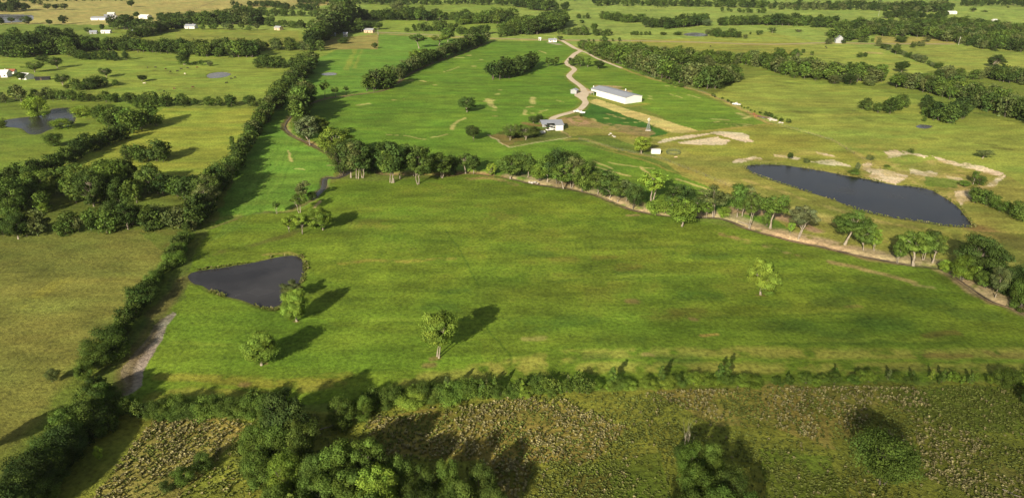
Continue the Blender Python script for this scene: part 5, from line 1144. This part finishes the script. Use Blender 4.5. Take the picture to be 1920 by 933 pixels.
# things along the property line
p = G(1381, 197); pickup("parked_car", "pale car parked on the property line beyond the hay field", (p[0], p[1], 0), math.radians(150), 'white', cat='car')
p = G(1421, 219); o = empty("disc_harrow", (p[0], p[1], 0), math.radians(140), label="rusty orange disc harrow parked on the property line", cat="farm implement")
MB().box(-1.8, 1.8, -0.12, 0.12, 0.9, 1.1).box(-0.12, 0.12, -1.2, 1.2, 0.903, 1.097).box(-1.6, -1.4, -1.1, 1.1, 1.103, 1.25).box(1.4, 1.6, -1.1, 1.1, 1.103, 1.25).build("frame", M['rust'], o)
for y in (-1.0, 1.0):
    m = MB()
    for k in range(8): m.bar((-1.6 + k * 0.45, y - 0.03, 0.4), (-1.6 + k * 0.45, y + 0.03, 0.4), 0.4, n=14)
    m.bar((-1.7, y, 0.4), (1.7, y, 0.4), 0.06); m.build("disc_gang", M['rust'], o)
MB().bar((1.8, 0, 1.0), (3.4, 0, 0.5), 0.08).build("drawbar", M['rust'], o)
p = G(1432, 221.5); trailer("long dark flatbed trailer behind the rusty harrow on the property line", (p[0], p[1], 0), math.radians(140), 8.0)
p = G(1414, 215); o = empty("scrap_heap", (p[0], p[1], 0), 0.3, label="heap of rusty scrap left of the orange harrow", cat="scrap heap"); m = MB()
for k in range(16): 
    x, y = RNG.normal(0, 1.1), RNG.normal(0, 0.7); m.bar((x, y, 0.1), (x + RNG.normal(0, 0.9), y + RNG.normal(0, 0.7), RNG.uniform(0.2, 1.1)), 0.09, n=5)
m.build("bars", M['rust'], o)
def rock(name, label, px, py, r, mat, group=None, sq=0.6, cat='rock'):
    p = G(px, py); V, F = [], []; rng = np.random.default_rng(int(px * 7 + py * 13)); n, mm = 9, 5
    for i in range(mm + 1):
        for j in range(n):
            th = math.pi * i / mm; ph = 2 * math.pi * j / n; q = r * rng.uniform(0.75, 1.1); V.append((q * math.sin(th) * math.cos(ph), q * math.sin(th) * math.sin(ph), q * math.cos(th) * sq + r * sq * 0.4))
    for i in range(mm):
        for j in range(n): F.append((i * n + j, (i + 1) * n + j, (i + 1) * n + (j + 1) % n, i * n + (j + 1) % n))
    o = mesh_obj(name, V, F, M[mat]); o.location = (p[0], p[1], 0); tag(o, label, cat, group)
for x, y, r in ((1442, 223, 1.2), (1446, 224.5, 1.4), (1451, 226, 1.3), (1455, 226.5, 1.1), (1444, 226, 0.9), (1462, 230.5, 1.0), (1467, 231, 0.8)): rock("rubble_lump", "white lump of rubble in the heap right of the dark trailer", x, y, r, 'concrete', "white rubble on the property line")
for x, y, r in ((1145, 251, 0.9), (1149, 255, 0.7), (1152, 257, 0.9), (1142, 253, 0.6)): rock("pale_rock", "pale rock lying in the dirt patch above the yellow tree", x, y, r, 'concrete', "pale rocks in the dirt patch", 0.5)
for x, y, r in ((998, 343, 0.9), (1003, 342, 0.8), (993, 342, 0.7), (1008, 344, 0.6)): rock("creek_rock", "pale boulder in the creek bed at a gap in the trees", x, y, r, 'concrete', "boulders in the creek", 0.5)
# utility poles
def pole(label, px, py, H, transformer=False):
    p = G(px, py); o = empty("utility_pole", (p[0], p[1], 0), 0.5, label=label, cat="utility pole")
    MB().bar((0, 0, 0), (0, 0, H), 0.16, 0.11, 8).build("post", M['concrete'], o); MB().box(-1.1, 1.1, -0.06, 0.06, H - 0.8, H - 0.65).build("crossarm", M['brown'], o)
    m = MB()
    for x in (-0.95, 0, 0.95): m.bar((x, 0, H - 0.65), (x, 0, H - 0.4), 0.06, n=6)
    m.build("insulator", M['white'], o)
    if transformer: MB().bar((0.35, 0, H - 2.2), (0.35, 0, H - 1.3), 0.28, n=10).build("transformer", M['white'], o)
pole("pale utility pole at the edge of the upper right wood", 1797, 84.5, 9.0, True); pole("pale utility pole in the grove right of the driveway bend", 1102, 126, 8.0)
pole("far utility pole in the pale field at the upper right", 1647, 31, 9.0); pole("utility pole at the corner of the dry paddock", 709, 66, 8.5)
# houses and barns far off
gable("ranch_house", "low white house with a grey roof at the driveway entrance", 1036, 78.5, 9, 6, 2.3, 1.3, 0.05, 'white', 'grey_roof', chimney=True)
gable("well_house", "tiny white well house beside the county road left of the driveway entrance", 1012, 76.2, 2.4, 2.4, 2.6, 0.8, 0.1, 'white', 'white', cat='well house', wins=0)
gable("county_barn", "tall grey gabled barn among trees on the county road", 1573, 80.5, 7.5, 9, 4.0, 4.0, 1.35, 'grey', 'grey', cat='barn', wins=0)
gable("farmhouse", "white farmhouse at the left edge of the cattle pasture", 8, 144, 9, 8, 3.6, 2.0, 0.15, 'white', 'white', chimney=True)
gable("red_roof_house", "low house with a red roof behind the white farmhouse at the left edge", 22, 138, 7, 5, 2.3, 1.4, 0.1, 'white', 'red_roof')
gable("farm_cottage", "white cottage half hidden by a bush right of the farmhouse", 50, 148, 9, 7, 3.0, 1.8, -0.35, 'white', 'white')
gable("machine_shed", "dark low shed right of the white cottage in the cattle pasture", 81, 150, 10, 4, 1.8, 0.7, 0.35, 'dark', 'dark', cat='shed', wins=0)
gable("long_stable", "long low white stable on the tawny far pasture", 192, 37.5, 28, 12, 3.2, 1.6, 0.06, 'white', 'grey_roof', cat='stable')
gable("stable_wing", "dull roofed wing joined between the long stable and the white block", 205, 35, 12, 10, 4.2, 2.0, 0.5, 'brown', 'grey', cat='barn', wins=0)
gable("white_block_barn", "square white barn at the right end of the long stable", 214, 38.5, 10, 10, 5.0, 1.4, 0.1, 'white', 'white', cat='barn')
gable("hay_barn", "pale roofed hay barn behind the long stable", 210, 31, 10, 8, 4.5, 1.6, 0.2, 'white', 'white', cat='barn', wins=0)
gable("small_white_barn", "small white barn between two trees on the tawny far pasture", 273, 35, 15, 11, 3.6, 2.2, -0.2, 'white', 'white', cat='barn')
gable("white_shed", "small white shed with a pale roof below the upright tree", 200, 62.5, 11, 6, 2.4, 1.4, 0.1, 'white', 'white', cat='shed', wins=1)
gable("grey_shed", "low grey lean shed beside a tree on the far green pasture", 176, 63.5, 8, 6, 2.2, 1.8, 0.3, 'grey', 'grey_roof', cat='shed', wins=0)
gable("dark_cottage", "dark walled cottage with a pale porch below the far oak clump", 258, 62.5, 11, 7, 2.6, 1.6, 0.1, 'brown', 'grey')
gable("wood_edge_house", "grey roofed house at the edge of the far left wood", 359, 53.5, 14, 9, 3.0, 2.4, -0.1, 'white', 'grey_roof', chimney=True)
gable("tan_house", "small house with a sunlit tan wall under the far left trees", 523, 56.5, 10, 7, 3.2, 1.8, -0.5, 'tan_wall', 'grey')
gable("paddock_shed", "pale metal shed in the shade left of the dry paddock", 625, 67.5, 6, 4, 2.4, 1.2, 0.4, 'grey', 'grey_roof', cat='shed', wins=0)
gable("paddock_house", "white cabin under trees at the top of the dry paddock", 648, 68.5, 5, 5, 3.4, 1.4, 0.2, 'white', 'grey_roof', cat='cabin')
gable("roadside_house", "dark roofed house half hidden by trees where the county road begins", 693, 61, 12, 8, 3.0, 2.0, -0.2, 'tan_wall', 'grey')
gable("far_white_barn", "long white barn at the edge of the far right wood", 1783, 26.5, 15, 8, 3.0, 1.6, 0.12, 'white', 'white', cat='barn')
gable("far_white_shed", "tiny white shed on the far right field by a wood", 1864, 41.5, 6, 5, 2.8, 1.2, 0.1, 'white', 'white', cat='shed', wins=0)
gable("wood_cabin", "white trailer home hidden in the far right wood", 1896, 79, 8, 4, 3.4, 1.2, 0.1, 'white', 'white', cat='cabin')
# fences
def fence(label, pts, step=4.0, h=1.3, rails=3, mat='brown', r=0.09):
    P = [G(*p) for p in pts]; o = empty("wire_fence", (P[0][0], P[0][1], 0), 0, label=label, cat="fence"); prev = None; w = MB(); n = 0; posts = []
    for i in range(len(P) - 1):
        d = np.linalg.norm(P[i + 1] - P[i]); k = max(1, int(d / step))
        for j in range(k): posts.append(P[i] + (P[i + 1] - P[i]) * j / k)
    posts.append(P[-1]); posts = posts[:: max(1, len(posts) // 95 + 1)] if len(posts) > 96 else posts
    me = None
    for q in posts:
        x, y = q - P[0]
        if me is None: c = MB().bar((0, 0, -0.1), (0, 0, h), r, r * 0.9, 6).build("post", M[mat], o); me = c.data
        else: c = bpy.data.objects.new("post", me); COL.objects.link(c); c.parent = o
        c.location = (x, y, 0)
        if prev is not None:
            for z in np.linspace(0.35, h - 0.12, rails): w.bar((*prev, z), (x, y, z), 0.012, n=3)
        prev = (x, y)
    w.build("wire", M['grey'], o)
fence("wire fence along the mown track below the cargo box", [(1085, 262), (1160, 282), (1240, 299), (1290, 318), (1340, 338), (1400, 365)], 6.0, 1.4, mat='brown', r=0.08)
fence("wire fence along the right property line beyond the hay field", [(1128, 106), (1217, 145), (1320, 174), (1380, 200), (1436, 227), (1560, 264), (1650, 318)], 8)
fence("wire fence of the dry paddock corner", [(706, 92), (710, 64), (690, 62)], 5, mat='brown')
fence("dark fence line crossing the tawny far pasture", [(352, 21), (376, 14), (408, 0)], 14, 2.0, r=0.3)
# cattle
def cow_mesh():
    V, F = [], []
    ring = lambda c, r, n=8, ax=0: [(c[0], c[1] + r[0] * math.cos(2 * math.pi * i / n), c[2] + r[1] * math.sin(2 * math.pi * i / n)) for i in range(n)]
    secs = [((-1.0, 0, 1.05), (0.10, 0.18)), ((-0.92, 0, 1.02), (0.27, 0.34)), ((-0.5, 0, 0.98), (0.33, 0.38)), ((0.0, 0, 0.95), (0.36, 0.40)), ((0.5, 0, 0.98), (0.31, 0.40)), ((0.78, 0, 1.08), (0.20, 0.30)), ((1.0, 0, 1.05), (0.14, 0.20)), ((1.18, 0, 0.86), (0.13, 0.16)), ((1.42, 0, 0.62), (0.09, 0.10)), ((1.50, 0, 0.55), (0.05, 0.05))]
    for c, r in secs: V += ring(c, r)
    for i in range(len(secs) - 1):
        for j in range(8): F.append((i * 8 + j, i * 8 + (j + 1) % 8, (i + 1) * 8 + (j + 1) % 8, (i + 1) * 8 + j))
    F.append(tuple(range(7, -1, -1))); F.append(tuple(range(len(V) - 8, len(V))))
    m = MB(); m.V = V; m.F = F
    for x, kx in ((0.62, 0.03), (-0.78, -0.12)):
        for y in (-0.2, 0.2): m.bar((x, y, 0.95), (x + kx, y, 0.45), 0.13, 0.075, 6).bar((x + kx, y, 0.45), (x, y, 0), 0.07, 0.06, 6)
    m.bar((-1.0, 0, 1.15), (-1.12, 0, 0.5), 0.035, 0.05, 5)
    for y in (-1, 1): m.bar((1.12, y * 0.1, 0.98), (1.08, y * 0.34, 1.0), 0.06, 0.03, 5)
    return m
CM = {}
def cow(px, py, mat, label, group, rz):
    p = G(px, py)
    if mat not in CM: m = cow_mesh(); o = mesh_obj("cow", m.V, m.F, M[mat]); CM[mat] = o.data
    else: o = bpy.data.objects.new("cow", CM[mat]); COL.objects.link(o)
    o.location = (p[0], p[1], 0); o.rotation_euler = (0, 0, rz); tag(o, label, "cow", group)
gc = "cattle in the left pasture"
for x, y, m in ((277, 128, 'cow_dark'), (292, 128, 'cow_dark'), (311, 131, 'cow_red'), (320, 136, 'cow_dark'), (333, 135, 'cow_dark'), (340, 131, 'cow_dark'), (352, 129, 'cow_dark'), (370, 128, 'cow_red'), (434, 149, 'cow_dark'), (441, 147, 'cow_dark'), (425, 157, 'cow_dark'), (327, 168, 'cow_red'), (308, 173, 'cow_dark'), (362, 165, 'cow_red')):
    cow(x, y, m, "dark cow grazing in the left pasture near the round stock pond", gc, RNG.uniform(0, 6.28))
cow(347, 140, 'cow_pale', "cream cow alone among dark cattle in the left pasture", None, 2.6); cow(271, 158, 'cow_pale', "pale cow near the round tree in the cattle pasture", None, 0.4)
for x, y in ((1212, 21), (1220, 20), (1233, 15), (1240, 14), (1247, 15), (1251, 14), (1228, 16)): cow(x, y, 'cow_dark', "dark cow grazing in the far field near the top of the picture", "cattle in the far upper field", RNG.uniform(0, 6.28))
for x, y in ((1332, 88), (1548, 89), (1550, 91)): cow(x, y, 'cow_dark', "dark cow in the pasture below the county road", "cattle below the county road", RNG.uniform(0, 6.28))
# fallen timber, snags and reeds
def log(label, a, b, r, name="fallen_log"):
    A, B = G(*a), G(*b); o = empty(name, (A[0], A[1], 0), 0, label=label, cat="log"); m = MB(); d = B - A; n = 6; pr = None
    for i in range(n + 1):
        q = (d[0] * i / n + RNG.normal(0, 0.08), d[1] * i / n + RNG.normal(0, 0.08), r * 1.1 + RNG.uniform(0, 0.15))
        if pr: m.bar(pr, q, r * (1 - 0.5 * (i - 1) / n), r * (1 - 0.5 * i / n), 7)
        pr = q
    m.build("stem", M['bark'], o); m = MB()
    for k in range(5):
        t = RNG.uniform(0.3, 0.95); q = (d[0] * t, d[1] * t, r); m.bar(q, (q[0] + RNG.normal(0, 0.9), q[1] + RNG.normal(0, 0.9), RNG.uniform(0.4, 1.2)), r * 0.4, r * 0.1, 5)
    m.build("branch", M['bark'], o)
log("pale fallen trunk lying on the bank beside the tall leaning tree", (1384, 416), (1403, 423), 0.22); log("fallen branch lying in the shaded meadow at the bottom right corner", (1880, 918), (1912, 933), 0.10, "fallen_branch")
log("broken grey limb lying in the hollow behind the near thicket", (600, 806), (632, 796), 0.12, "fallen_branch")

# unseen cloud behind the camera, added to darken the near right meadow corner
def cloud(cx, cy, rx, ry, dens):
    t = G(cx, cy); dist = 1500.0; e = SUN_EL
    c = Vector((t[0], t[1], 0)) + Vector((-math.sin(SUN_AZ) * math.cos(e), -math.cos(SUN_AZ) * math.cos(e), math.sin(e))) * dist
    V, F = [], []; n, mm = 28, 14
    for i in range(mm + 1):
        for j in range(n):
            th = math.pi * i / mm; ph = 2 * math.pi * j / n; q = 1 + 0.18 * math.sin(3 * ph + 1.3 * i) * math.sin(th)
            V.append((rx * q * math.sin(th) * math.cos(ph), 60 * q * math.sin(th) * math.sin(ph), ry * math.cos(th)))
    for i in range(mm):
        for j in range(n): F.append((i * n + j, (i + 1) * n + j, (i + 1) * n + (j + 1) % n, i * n + (j + 1) % n))
    m = bpy.data.materials.new("added shade volume"); m.use_nodes = True; nt = m.node_tree; nt.nodes.remove(nt.nodes["Principled BSDF"])
    v = N(nt, "ShaderNodeVolumePrincipled"); v.inputs["Density"].default_value = dens; v.inputs["Color"].default_value = (0.95, 0.95, 0.97, 1)
    nt.links.new(v.outputs[0], nt.nodes["Material Output"].inputs["Volume"])
    o = mesh_obj("added_shade_cloud", V, F, m, smooth=True); o.location = c; tag(o, kind='stuff', label="unseen cloud added to shade the meadow corner")
cloud(1860, 890, 78, 36, 0.0055)

def haze():
    m = bpy.data.materials.new("thin summer haze"); m.use_nodes = True; nt = m.node_tree; nt.nodes.remove(nt.nodes["Principled BSDF"])
    v = N(nt, "ShaderNodeVolumePrincipled"); v.inputs["Density"].default_value = 0.000035; v.inputs["Color"].default_value = (0.92, 0.94, 0.97, 1); v.inputs["Anisotropy"].default_value = 0.2
    nt.links.new(v.outputs[0], nt.nodes["Material Output"].inputs["Volume"])
    o = MB().box(-18000, 18000, -18000, 18000, -3.5, 112).build("haze", m); tag(o, kind='stuff')
haze()
